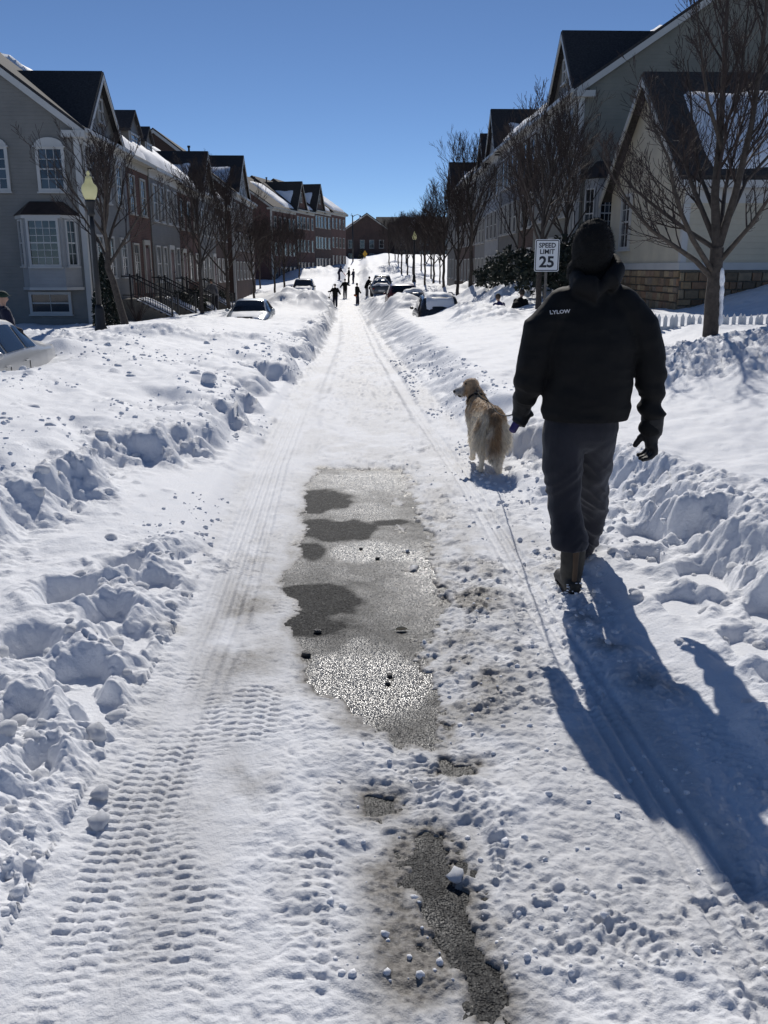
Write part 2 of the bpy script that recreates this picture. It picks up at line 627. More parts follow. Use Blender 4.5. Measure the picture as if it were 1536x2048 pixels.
def poly_sd(x, y, pts):
    """signed distance to a polygon, negative inside"""
    d = np.full(x.shape, 1e9); inside = np.zeros(x.shape, bool)
    n = len(pts)
    for i in range(n):
        ax, ay = pts[i]; bx, by = pts[(i + 1) % n]
        ex, ey = bx - ax, by - ay
        t = np.clip(((x - ax) * ex + (y - ay) * ey) / (ex * ex + ey * ey), 0, 1)
        d = np.minimum(d, (x - ax - t * ex) ** 2 + (y - ay - t * ey) ** 2)
        if ay != by:
            c = ((ay > y) != (by > y)) & (x < (bx - ax) * (y - ay) / (by - ay) + ax)
            inside ^= c
    d = np.sqrt(d)
    return np.where(inside, -d, d)


# bare wet asphalt showing through, outlines on the road
PATCHES = [
    [(-.33, 7.95), (-.42, 6.96), (-.36, 6.0), (-.39, 5.12), (-.385, 4.52), (-.29, 4.1), (-.30, 3.80), (-.20, 3.53), (-.16, 3.28), (-.02, 3.12),
     (.09, 2.98), (.16, 2.84), (.25, 2.80), (.29, 2.95), (.25, 3.2), (.27, 3.45), (.29, 3.78), (.40, 4.2), (.45, 4.82), (.44, 5.5), (.44, 6.5), (.38, 7.8)],
    [(.16, 2.30), (.125, 2.08), (.165, 1.92), (.20, 1.80), (.235, 1.70), (.275, 1.615), (.345, 1.625), (.335, 1.74), (.30, 1.86), (.285, 2.02), (.25, 2.2), (.21, 2.31)],
    [(.03, 2.48), (.035, 2.40), (.10, 2.40), (.11, 2.47)],
    [(.31, 2.66), (.30, 2.62), (.36, 2.61), (.365, 2.65)],
]
# dirty slush: centre x, y, radii, strength
SLUSH = [(-.56, 4.3, .2, 1.3, .85), (-.5, 3.6, .24, .5, .75), (.57, 4.6, .24, 1.9, 1.0), (.44, 3.3, .22, .6, .95), (.0, 2.98, .22, .22, .75), (-.36, 2.55, .13, .22, .65),
         (-.42, 2.36, .16, .12, .75), (.10, 2.12, .13, .36, 1.1), (.13, 1.78, .15, .28, 1.1), (.33, 2.05, .06, .5, .55), (.48, 3.6, .12, .3, .6), (1.05, 4.72, .15, .18, .5), (1.0, 5.3, .22, .22, .45),
         (1.1, 3.95, .09, .12, .6), (1.12, 3.6, .10, .10, .75), (1.2, 3.2, .15, .2, .6), (-.62, 3.35, .15, .25, .4), (-.88, 3.85, .10, .1, .5), (.0, 8.6, .6, .9, .35), (.75, 2.6, .2, .3, .22), (-.65, 2.2, .15, .2, .3),
         (0, 14, .7, 6, .14), (.3, 2.4, .3, .3, .3), (-.5, 5.6, .18, .8, .35), (.62, 6.6, .22, 1.2, .5)]
# footprints and holes: x, y, radius, depth
rs = random.Random(5)
HOLES = []
for (x, y, r, d) in [(-1.28, 4.55, .15, .20), (-1.08, 4.35, .13, .16), (-1.42, 4.05, .16, .20), (-1.18, 3.85, .14, .15), (-1.02, 3.6, .12, .10), (-1.38, 3.45, .15, .16),
                     (-1.12, 3.15, .14, .16), (-1.22, 2.85, .14, .15), (-1.42, 2.95, .14, .12), (-1.0, 2.95, .11, .08), (-.98, 4.9, .14, .09), (-1.05, 2.55, .1, .07),
                     (1.62, 5.75, .15, .17), (1.78, 5.2, .17, .22), (1.62, 4.7, .15, .2), (1.85, 4.35, .17, .22), (1.6, 4.0, .13, .13), (1.95, 3.8, .15, .2), (1.7, 3.45, .14, .15),
                     (2.1, 4.9, .14, .15), (1.5, 6.4, .13, .13), (1.7, 3.05, .13, .1), (1.9, 3.2, .15, .16), (1.55, 2.75, .11, .08), (1.45, 5.1, .11, .08), (2.05, 5.6, .14, .13)]:
    HOLES.append((x, y, r, d))
# snow piles: x, y, rx, ry, height, roughness
PILES = [(-3.6, 55, 2.0, 3.0, 1.15, 1), (-4.6, 64, 2.6, 4.5, .95, .15), (-3.2, 72, 1.6, 4, .75, .8), (-6.5, 119, 4.5, 3, .8, 1), (-3.6, 123, 3.5, 3, .7, 1), (.8, 125, 2.0, 3, .55, 1), (4.2, 127, 4, 4, .5, .8),
         (2.35, 47, 1.5, 3.6, .95, 1), (1.9, 58, 1.2, 4, .45, .8), (2.2, 70, 1.4, 5, .5, .9), (6.3, 34, 2.4, 4.5, .75, .9), (7.2, 44, 2.6, 6, .9, .8), (6.8, 58, 2.4, 6, .9, .8), (6.6, 72, 2.4, 8, .8, .6), (5.6, 92, 3, 9, .8, .6),
         (4.6, 11.2, 1.7, 1.8, .22, 1.2), (6.3, 10.8, 1.8, 1.6, .30, 1.2), (3.9, 27.5, 1.0, 3.0, .25, .9), (-6.3, 18.0, 1.1, .8, .12, .8),
         (-4.0, 19.2, 1.5, .5, .16, 1), (-2.6, 19.8, .9, .45, .14, 1), (-5.2, 17.4, 1.0, .6, .1, 1), (4.0, 37.5, .75, 2.0, .2, .2), (-5.0, 15.4, .5, .45, .20, .0), (-5.5, 12.6, 1.2, 2.7, -.38, 0), (-4.75, 35.0, 1.5, 2.2, -.42, 0), (-4.75, 37.6, 1.3, 2.4, -.25, 0)]


def H(x, y):
    x = np.asarray(x, float); y = np.asarray(y, float)
    zr = zroad(y)
    el, er = lane(y)
    near = y < 60
    dl = el - x
    dr = x - er
    wig = fbm(x * 1.3, y * .8, 3, 3)
    rag = vnoise(x * 1.5 + y * 1.15, y * .4 - x * .45, 41) * np.interp(y, [3, 12, 25], [.42, .40, .22]) + vnoise(x * 3.2 + y * 2.6, y * .9 - x * .9, 43) * .14 + vnoise(x * 6, y * 6, 42) * .06
    # left bank
    tb = np.interp(y, [2, 4, 8, 18, 40, 80], [.95, .88, .52, .18, .12, .1])
    hb = np.interp(y, [0, 4, 10, 20, 40, 80], [.28, .32, .36, .40, .5, .5])
    left = .085 * ss(-.03, .22, dl) + .05 * ss(.2, .9, dl)
    left = left + hb * (.65 * ss(tb, tb + .34, dl + rag) + .35 * ss(tb + .3, tb + 1.0, dl + rag * 1.3)) + .16 * ss(1.6, 3.4, dl) - .32 * ss(5.2, 7.5, dl)
    # right bank
    tr = np.interp(y, [2, 5, 7, 20], [.42, .55, .12, .05])
    hr = np.interp(y, [0, 4, 8, 15, 25, 40, 60], [.24, .30, .30, .36, .5, .55, .5])
    right = .05 * ss(0, .15, dr) + hr * ss(tr, tr + np.interp(y, [4, 10, 25], [.35, .6, 1.1]), dr + rag * .6) + .24 * ss(1.2, 3.4, dr) + .32 * ss(3.2, 5.2, dr)
    right = right + .85 * ss(8.2, 12.0, x) * ss(14, 19, y) * ss(30, 24, y) - .35 * ss(6, 9, x) * ss(24, 36, y)
    h = np.where(dl > 0, left, 0) + np.where(dr > 0, right, 0)
    # beyond the dip the plowed road fans out
    off = np.minimum(np.maximum(dl, dr), 3)
    out = ss(0.0, .5, np.maximum(dl, dr))
    # broad undulation of the banks
    h = h + out * (.05 * wig + .025 * fbm(x * 4, y * 3, 3, 8)) * ss(0, 1.2, np.maximum(dl, dr))
    rough = np.exp(-((dl + rag - tb - .2) / .3) ** 2) * (dl > 0) * (.5 + .8 * ss(-.1, .5, fbm(x * .9 + y * .5, y * .7, 2, 77) + .35)) + 1.0 * np.exp(-((dr + rag * .6 - tr - .22) / .42) ** 2) * (dr > 0) * ss(10, 6.5, y) \
        + .55 * np.exp(-((dr - .25) / .3) ** 2) * (dr > 0) * ss(6, 9, y) + .85 * np.exp(-((dl - .22) / .33) ** 2) * (dl > 0) * ss(5.6, 4.6, y)
    h = h + 0 * x
    for (px, py, rx, ry, hh, rg) in PILES:
        m = (np.abs(x - px) < 2.2 * rx) & (np.abs(y - py) < 2.2 * ry)
        if not m.any(): continue
        xx, yy = x[m], y[m]
        g = np.exp(-(((xx - px) / rx) ** 2 + ((yy - py) / ry) ** 2) * 1.4)
        h[m] += hh * g * (1 + .25 * rg * vnoise(xx * 1.4, yy * 1.4, 60))
        rough[m] = np.maximum(rough[m], rg * ss(.12, .45, g))
    for (px, py, r, d) in HOLES:
        m = (np.abs(x - px) < .6) & (np.abs(y - py) < .6)
        if m.any(): rough[m] = np.maximum(rough[m], .8 * np.exp(-(((x[m] - px) ** 2 + (y[m] - py) ** 2) / (2.2 * r * r))))
    rough = np.clip(rough, 0, 1.4)
    # broken, lumpy snow where it was thrown or trodden
    m = rough > .015
    if m.any():
        xx, yy, rg = x[m], y[m], rough[m]
        wx = xx + .055 * vnoise(xx * 8, yy * 8, 16) + .018 * vnoise(xx * 27, yy * 27, 27); wy = yy + .055 * vnoise(xx * 8, yy * 8, 17) + .018 * vnoise(xx * 27, yy * 27, 28)
        L1 = lumps(wx, wy, .26, .7, .05, .16, 11, .62)
        L2 = lumps(wx + 3, wy, .12, .75, .025, .075, 12, .75)
        L3 = lumps(xx, yy + 5, .05, .6, .010, .032, 13)
        L4 = lumps(xx, yy, .9, .8, .25, .6, 14, .6) * ss(16, 30, yy)
        L5 = lumps(xx + .008 * vnoise(xx * 60, yy * 60, 18), yy + 2, .026, .7, .005, .016, 19)
        crumb = ss(-.5, .3, fbm(xx * 2.2, yy * 2.2, 2, 20))
        h[m] += rg * (np.maximum(L1 * .5, L2 * 1.05) * .8 + .05 * np.abs(fbm(xx * 5, yy * 5, 3, 29)) + .022 * fbm(xx * 16, yy * 16, 3, 32) + crumb * (L3 * 1.0 + L5 * .9 * ss(12, 6, yy)) + .03 * fbm(xx * 7, yy * 7, 4, 15) + .012 * fbm(xx * 30, yy * 30, 2, 24) * ss(12, 6, yy)) + rg * L4 * .7
    # small chunks lying on the banks
    sp = ss(-.15, .35, fbm(x * .6, y * .45, 3, 21)) * ss(.25, .8, np.maximum(dl, dr)) * np.where(dl > 0, 1.0, .35)
    m = (sp > .02) & (y < 60)
    if m.any():
        xx, yy = x[m], y[m]
        h[m] += sp[m] * (lumps(xx + .02 * vnoise(xx * 20, yy * 20, 25), yy, .15, .34, .015, .05, 22, .7) + lumps(xx + 9, yy + .03 * vnoise(xx * 12, yy * 12, 26), .45, .28, .03, .09, 23, .7))
    # packed snow of the plowed lane
    inl = (1 - ss(-.05, .12, np.maximum(dl, dr)))
    m = (inl > 0) & (y > .8) & (y < 130)
    if m.any():
        X, Y, L0, R0 = x[m], y[m], el[m], er[m]
        pk = .012 * fbm(X * 3, Y * 2, 3, 30) + .009 * fbm(X * 13, Y * 11, 4, 31) + .010 * np.abs(fbm(X * 22, Y * 18, 3, 34))
        pk = pk + ss(7, 14, Y) * (.022 * fbm(X * 5, Y * 1.6, 3, 36) + .02 * np.abs(fbm(X * 9, Y * 4, 2, 37)))
        def band(c, w): return np.exp(-((X - c) / w) ** 4)
        tw = .03 * vnoise(Y * .25, Y * 0, 50)
        wv = .008 * vnoise(X * 5, Y * 4, 55) + .004 * vnoise(X * 30, Y * 30, 57)
        t1 = L0 + .20; t2 = L0 + .47; t3 = R0 - .36; t4 = L0 + .75
        b1 = band(t1 + tw, .15); b2 = band(t2 + tw * 2, .12); b3 = band(t3 + tw, .10); b4 = band(t4 + tw, .09) * ss(4.4, 3.4, Y)
        def two(c, p, k):
            u = (X - c) / .052
            col = np.floor(u)
            ph = _hash(col, col * 0, 1, 90) * 6.283
            sn_ = np.sin(2 * math.pi * (Y + (.25 * np.abs(X - c) + .10 * (X - c)) + wv) / p + ph)
            gap = ss(.02, .12, u - col) * ss(.98, .88, u - col)
            row = np.floor((2 * math.pi * (Y + (.25 * np.abs(X - c) + .10 * (X - c)) + wv) / p + ph) / 6.2832)
            return ss(.15, .75, sn_) * 2 * gap * (.55 + .45 * _hash(row, col, 2, 91)) - .6
        grip = ss(-.02, .4, fbm(X * 3, Y * 1.6, 4, 52)) * (.6 + .5 * np.abs(vnoise(X * 9, Y * 9, 56)))
        ff = ss(20, 9, Y)
        rib = np.cos(2 * math.pi * (X - t1) / .058)
        d = (1 - .7 * np.clip(b1 + b2 + b3, 0, 1)) * pk * 1.25
        d = d - (b1 * (.020 + .0062 * two(t1, .040, .3) * grip * ff + .0085 * rib * (.4 + .6 * ss(3, 6, Y))) + b2 * (.006 + .0060 * two(t2, .044, .35) * grip * ff) +
                 b3 * (.018 + .0052 * two(t3, .042, .3) * grip * ff + .0085 * np.cos(2 * math.pi * (X - t3) / .06)) + b4 * .0068 * (two(t4, .046, .3) * grip + .5))
        # ruts of many passes in the distance
        d = d - ss(8, 16, Y) * .03 * (band(L0 + .34, .13) + band(R0 - .34, .13))
        h[m] += inl[m] * d
    # trodden footprints with ribbed soles down the middle and right
    trod = inl * ss(.0, .25, x - el - .75) * ss(-.1, .3, fbm(x * 1.2, y * 1.1, 2, 61) + .12)
    m = (trod > .02) & (y < 55)
    if m.any():
        xx, yy = x[m], y[m]
        wx = xx + .012 * vnoise(xx * 30, yy * 30, 67); wy = yy + .012 * vnoise(xx * 30, yy * 30, 68)
        t = lumps(wx, wy, .10, .40, .010, .034, 62) * .5 + lumps(wx, wy + 2, .04, .5, .006, .019, 63) * .7 + (lumps(wx, wy + 4, .022, .6, .004, .012, 66) * .75 + .007 * fbm(xx * 34, yy * 34, 2, 69)) * ss(10, 5, yy) - .010 * ss(.1, .5, fbm(xx * 14, yy * 12, 2, 73)) - .014 * ss(.2, .6, fbm(xx * 6, yy * 4, 2, 64))
        # boot soles pressed in, each at its own angle
        cell = .34
        gx = np.floor(xx / cell); gy = np.floor(yy / cell)
        for dx in (-1, 0, 1):
            for dy in (-1, 0, 1):
                cx = gx + dx; cy = gy + dy
                keep = _hash(cx, cy, 0, 65) < .5
                px = (cx + _hash(cx, cy, 1, 65)) * cell; py = (cy + _hash(cx, cy, 2, 65)) * cell
                a = (_hash(cx, cy, 3, 65) - .5) * 1.4
                lx = (xx - px) * np.cos(a) + (yy - py) * np.sin(a); ly = -(xx - px) * np.sin(a) + (yy - py) * np.cos(a)
                q = np.hypot(lx / .05, ly / .135)
                t -= np.where(keep, (1 - ss(.8, 1.05, q)) * (.009 + .006 * np.sin(ly * 2 * math.pi / .03 + 2 * np.abs(lx) * 30)) - .006 * np.exp(-((q - 1.12) / .12) ** 2), 0) * ss(14, 7, yy)
        h[m] += trod[m] * t
    # holes
    hole = np.zeros_like(h)
    for (px, py, r, d) in HOLES:
        m = (np.abs(x - px) < .6) & (np.abs(y - py) < .6)
        if not m.any(): continue
        xx = x[m]; yy = y[m]
        wob_ = 1 + .25 * vnoise(xx * 6, yy * 6, 70)
        q = np.hypot((xx - px) * 1.15, (yy - py) * .8) / (r * wob_)
        hole[m] = np.maximum(hole[m], .75 * d * (1 - ss(.45, 1.15, q)))
        h[m] += .035 * np.exp(-((q - 1.35) / .3) ** 2) * (.5 + .5 * vnoise(xx * 9, yy * 9, 71))
    h = np.where(hole > 0, np.maximum(h - hole, np.minimum(h, .02)), h)
    # bare patches: the snow thins out and ends
    dirt = np.zeros_like(x)
    th = .036 + np.zeros_like(x)
    mk = (y > 1.0) & (y < 10.5) & (np.abs(x) < 1.4)
    if mk.any():
        xx = x[mk]; yy = y[mk]
        dd = np.full(xx.shape, 9.0)
        wob = (.075 * fbm(xx * 6, yy * 4, 4, 80) + (.03 + .05 * ss(.1, .3, xx)) * fbm(xx * 24, yy * 18, 3, 81)) * np.interp(yy, [2.4, 3.2], [.45, 1])
        for pts in PATCHES:
            dd = np.minimum(dd, poly_sd(xx, yy, pts))
        dd2 = dd + wob
        # islands of slush left inside the big patch
        isl = ss(.34, .5, fbm(xx * 3.1, yy * 2.2, 3, 83)) * .16
        dd2 = dd2 + isl * ss(-.05, -.15, dd)
        th[mk] = np.clip(.002 + dd2 * .14, -.03, .036)
        fl = np.clip(ss(-.01, .05, dd2), 0, 1)
        h[mk] = h[mk] * (.18 + .82 * ss(-.03, .06, dd2)) + np.where(dd2 < 0, -.012, 0)
        dirt[mk] = np.maximum(dirt[mk], .95 * np.exp(-np.maximum(dd2 - .01, 0) / .075))
        dirt[mk] = np.maximum(dirt[mk], .6 * np.exp(-np.maximum(dd2, 0) / .22) * ss(-.4, .5, fbm(xx * 4, yy * 3, 3, 84)))
        for (cx, cy, rx, ry, s) in SLUSH:
            q = ((xx - cx) / rx) ** 2 + ((yy - cy) / ry) ** 2
            dirt[mk] = np.maximum(dirt[mk], s * 1.15 * np.exp(-q * 1.1) * ss(-.75, .35, fbm(xx * 5, yy * 4, 4, 85)))
    m = (inl > 0) & (y > .8) & (y < 160)
    X, Y = x[m], y[m]
    dl_ = .42 * ss(7, 13, Y) * ss(-.7, .6, fbm(X * 2.4, Y * .7, 4, 88)) * ss(160, 90, Y)
    dl_ = np.maximum(dl_, .07 + .26 * ss(-.2, .5, fbm(X * 4, Y * 1.5, 4, 87)))
    dirt[m] = np.maximum(dirt[m], inl[m] * dl_)
    bare = np.zeros(x.shape, bool)
    if mk.any(): bare[mk] = dd2 < .05
    return zr + np.where(bare, th + h, np.maximum(th + h, .007)), np.clip(dirt, 0, 1)


def hz(x, y):
    return float(H(np.array([x]), np.array([y]))[0][0])


def make_ground():
    rows = list(-np.geomspace(60, 1, 22) + 1.6)
    y = 1.05
    while y < 150:
        rows.append(y)
        st = y * y / (1.6 * 880) * .8
        cap = .055 if y < 14 else (.08 if y < 26 else (.13 if y < 45 else (.3 if y < 90 else .8)))
        y += min(max(st, .0042), cap)
    rows += list(np.geomspace(151, 900, 40))
    rows = np.array(rows)
    nd = 275
    u = np.linspace(-1, 1, 2 * nd + 1)
    g = np.geomspace(1.02, 1, 1)
    og = np.geomspace(1, 1 + 1, 26)[1:] - 1
    outer = 1 + (og / og[-1]) ** 2.2 * 1.0
    uu = np.concatenate([-outer[::-1], u, outer])
    w = np.where(rows > 1.0, .50 * rows + .75, 1.3)[:, None]
    far = 170.0
    X = np.where(np.abs(uu)[None, :] <= 1, uu[None, :] * w + .03 * rows[:, None].clip(0), np.sign(uu)[None, :] * (w + (np.abs(uu)[None, :] - 1) * (far + w)) + .03 * rows[:, None].clip(0))
    Y = np.broadcast_to(rows[:, None], X.shape)
    Z, D = H(X.ravel().copy(), Y.ravel().copy())
    nr, nc = X.shape
    co = np.stack([X.ravel(), Y.ravel(), Z], 1)
    idx = np.arange(nr * nc).reshape(nr, nc)
    q = np.stack([idx[:-1, :-1], idx[:-1, 1:], idx[1:, 1:], idx[1:, :-1]], -1).reshape(-1, 4)
    me = bpy.data.meshes.new('snow_ground')
    me.vertices.add(len(co)); me.vertices.foreach_set('co', co.ravel())
    me.loops.add(len(q) * 4); me.loops.foreach_set('vertex_index', q.ravel().astype(np.int32))
    me.polygons.add(len(q))
    me.polygons.foreach_set('loop_start', np.arange(0, len(q) * 4, 4, dtype=np.int32))
    me.polygons.foreach_set('loop_total', np.full(len(q), 4, np.int32))
    me.polygons.foreach_set('use_smooth', np.ones(len(q), bool))
    a = me.attributes.new('dirt', 'FLOAT', 'POINT')
    a.data.foreach_set('value', D.astype(np.float32))
    me.update(); me.validate()
    o = link_mesh('snow_ground', me, M['snow'])
    tag(o, 'deep sunlit snow over the street, banks and yards', kind='structure')
    return o


make_ground()
# the asphalt beneath, finer where it shows
gx = np.concatenate([[-4.5, -2.5], np.arange(-1.2, 1.61, .03), [2.5, 4.5]])
gy = np.concatenate([np.arange(-20, 1.0, 1.0), np.arange(1.0, 9.0, .03), np.arange(9.0, 30, .5), np.arange(30, 170, 2.5)])
GX, GY = np.meshgrid(gx, gy)
GZ = zroad(GY) - .06 * ss(1.5, 4.5, np.abs(GX)) + .0025 * fbm(GX * 9, GY * 9, 3, 120) * (np.abs(GX) < 1.7)
wet = .42 + .18 * fbm(GX * 2.4, GY * 1.6, 3, 121)
for (cx_, cy_, rx_, ry_, v_) in [(-.25, 6.65, .20, .38, -.55), (-.20, 5.75, .27, .28, -.5), (-.30, 5.25, .12, .2, -.45), (-.22, 4.32, .20, .24, -.55), (-.2, 3.95, .14, .12, -.4), (.2, 5.95, .12, .08, -.35), (.05, 3.42, .24, .36, .55), (.10, 5.2, .30, .22, .4), (.40, 4.75, .12, .25, .4),
                                 (.1, 7.3, .4, .5, .2), (.22, 1.95, .25, .6, -.14), (-.12, 3.28, .1, .1, .3)]:
    q_ = ((GX - cx_) / rx_) ** 2 + ((GY - cy_) / ry_) ** 2
    wet = wet + v_ * ss(1.7, .35, q_ + 1.3 * fbm(GX * 6, GY * 4.5, 4, 122))
nr_, nc_ = GX.shape
idx = np.arange(nr_ * nc_).reshape(nr_, nc_)
qd = np.stack([idx[:-1, :-1], idx[:-1, 1:], idx[1:, 1:], idx[1:, :-1]], -1).reshape(-1, 4)
me = bpy.data.meshes.new('road'); me.from_pydata(np.stack([GX.ravel(), GY.ravel(), GZ.ravel()], 1).tolist(), [], qd.tolist()); me.update()
a_ = me.attributes.new('wet', 'FLOAT', 'POINT'); a_.data.foreach_set('value', np.clip(wet, 0, 1).ravel().astype(np.float32))
tag(link_mesh('road', me, M['asphalt'], None, True), 'wet dark asphalt showing through the packed snow', kind='structure')
# ------------------------------------------------------------------ houses
def window(parent, O, U, Nn, w, h, nx=2, ny=4, trim='trim', cas=.09, arch=False, sill=True, glass='glass'):
    """casing, sash and muntins as one mesh, each pane a mesh of its own; O is the lower left corner of the opening on the wall"""
    O = Vector(O); U = Vector(U); Nn = Vector(Nn)
    mb = MB()
    d = .07
    mb.obox(O, U, Nn, -cas, 0, 0, d, -cas, h + cas)
    mb.obox(O, U, Nn, w, w + cas, 0, d, -cas, h + cas)
    mb.obox(O, U, Nn, 0, w, 0, d, h, h + cas)
    mb.obox(O, U, Nn, 0, w, 0, d, -cas, 0)
    if sill:
        mb.obox(O, U, Nn, -cas - .04, w + cas + .04, 0, d + .05, -cas - .05, -cas)
    mb.obox(O, U, Nn, 0, w, 0, .045, h * .5 - .025, h * .5 + .025)
    for i in range(1, nx):
        x = w * i / nx
        mb.obox(O, U, Nn, x - .011, x + .011, 0, .035, 0, h * .5 - .025)
        mb.obox(O, U, Nn, x - .011, x + .011, 0, .035, h * .5 + .025, h)
    for j in range(1, ny):
        if ny % 2 == 0 and j == ny // 2: continue
        z = h * j / ny
        mb.obox(O, U, Nn, 0, w, 0, .031, z - .011, z + .011)
    if arch:
        n = 10
        pts = []
        R_ = w / 2 + cas
        for k in range(n + 1):
            a = math.pi * k / n
            pts.append(O + U * (w / 2 - R_ * math.cos(a)) + Vector((0, 0, h + cas + .003 + .42 * R_ * math.sin(a) * 1.3)))
        mb.extrude(pts, Nn * (d + .02))
        mb.obox(O, U, Nn, -cas - .06, w + cas + .06, 0, d + .05, h + cas - .05, h + cas + .0)
    wo = mb.build('window', M[trim], parent)
    for i in range(nx):
        for j in range(ny):
            p = MB()
            p.obox(O, U, Nn, w * i / nx + .004, w * (i + 1) / nx - .004, .003, .015, h * j / ny + .004, h * (j + 1) / ny - .004)
            p.build('pane', M[glass], wo, fix=False)
    return wo


def snow_patch(parent, O, A, B, Nn, nu, nv, thick=.14, seed=0, name='roof_snow', cut=0.0, wav=.18):
    """snow lying on a sloped plane, soft uneven edges; spans O..O+A (along), O..O+B (up the slope)"""
    O = Vector(O); A = Vector(A); B = Vector(B); Nn = Vector(Nn).normalized()
    la, lb = A.length, B.length
    U, V = np.meshgrid(np.linspace(0, 1, nu), np.linspace(0, 1, nv), indexing='ij')
    ua, vb = U * la, V * lb
    e = np.minimum(np.minimum(ua, la - ua), np.minimum(vb, lb - vb))
    e = e - wav * (1 + fbm(ua * .9 + seed, vb * .9, 3, seed))
    t = thick * (1 - np.exp(-np.maximum(e, 0) / .14)) * (1 + .25 * fbm(ua * 1.2, vb * 1.2, 2, seed + 5)) - .03 * (e <= 0)
    t = np.where(e <= 0, np.maximum(-.05, e * .3), t)
    co = (np.array(O)[None, None] + U[..., None] * np.array(A) + V[..., None] * np.array(B) + t[..., None] * np.array(Nn)).reshape(-1, 3)
    keep = (e > -.25)
    idx = np.arange(nu * nv).reshape(nu, nv)
    f = []
    for i in range(nu - 1):
        for j in range(nv - 1):
            if keep[i, j] or keep[i + 1, j + 1] or keep[i + 1, j] or keep[i, j + 1]:
                f.append((idx[i, j], idx[i + 1, j], idx[i + 1, j + 1], idx[i, j + 1]))
    me = bpy.data.meshes.new(name)
    me.from_pydata(co.tolist(), [], [tuple(int(q) for q in r) for r in f])
    me.update()
    return link_mesh(name, me, M['snow'], parent, True)


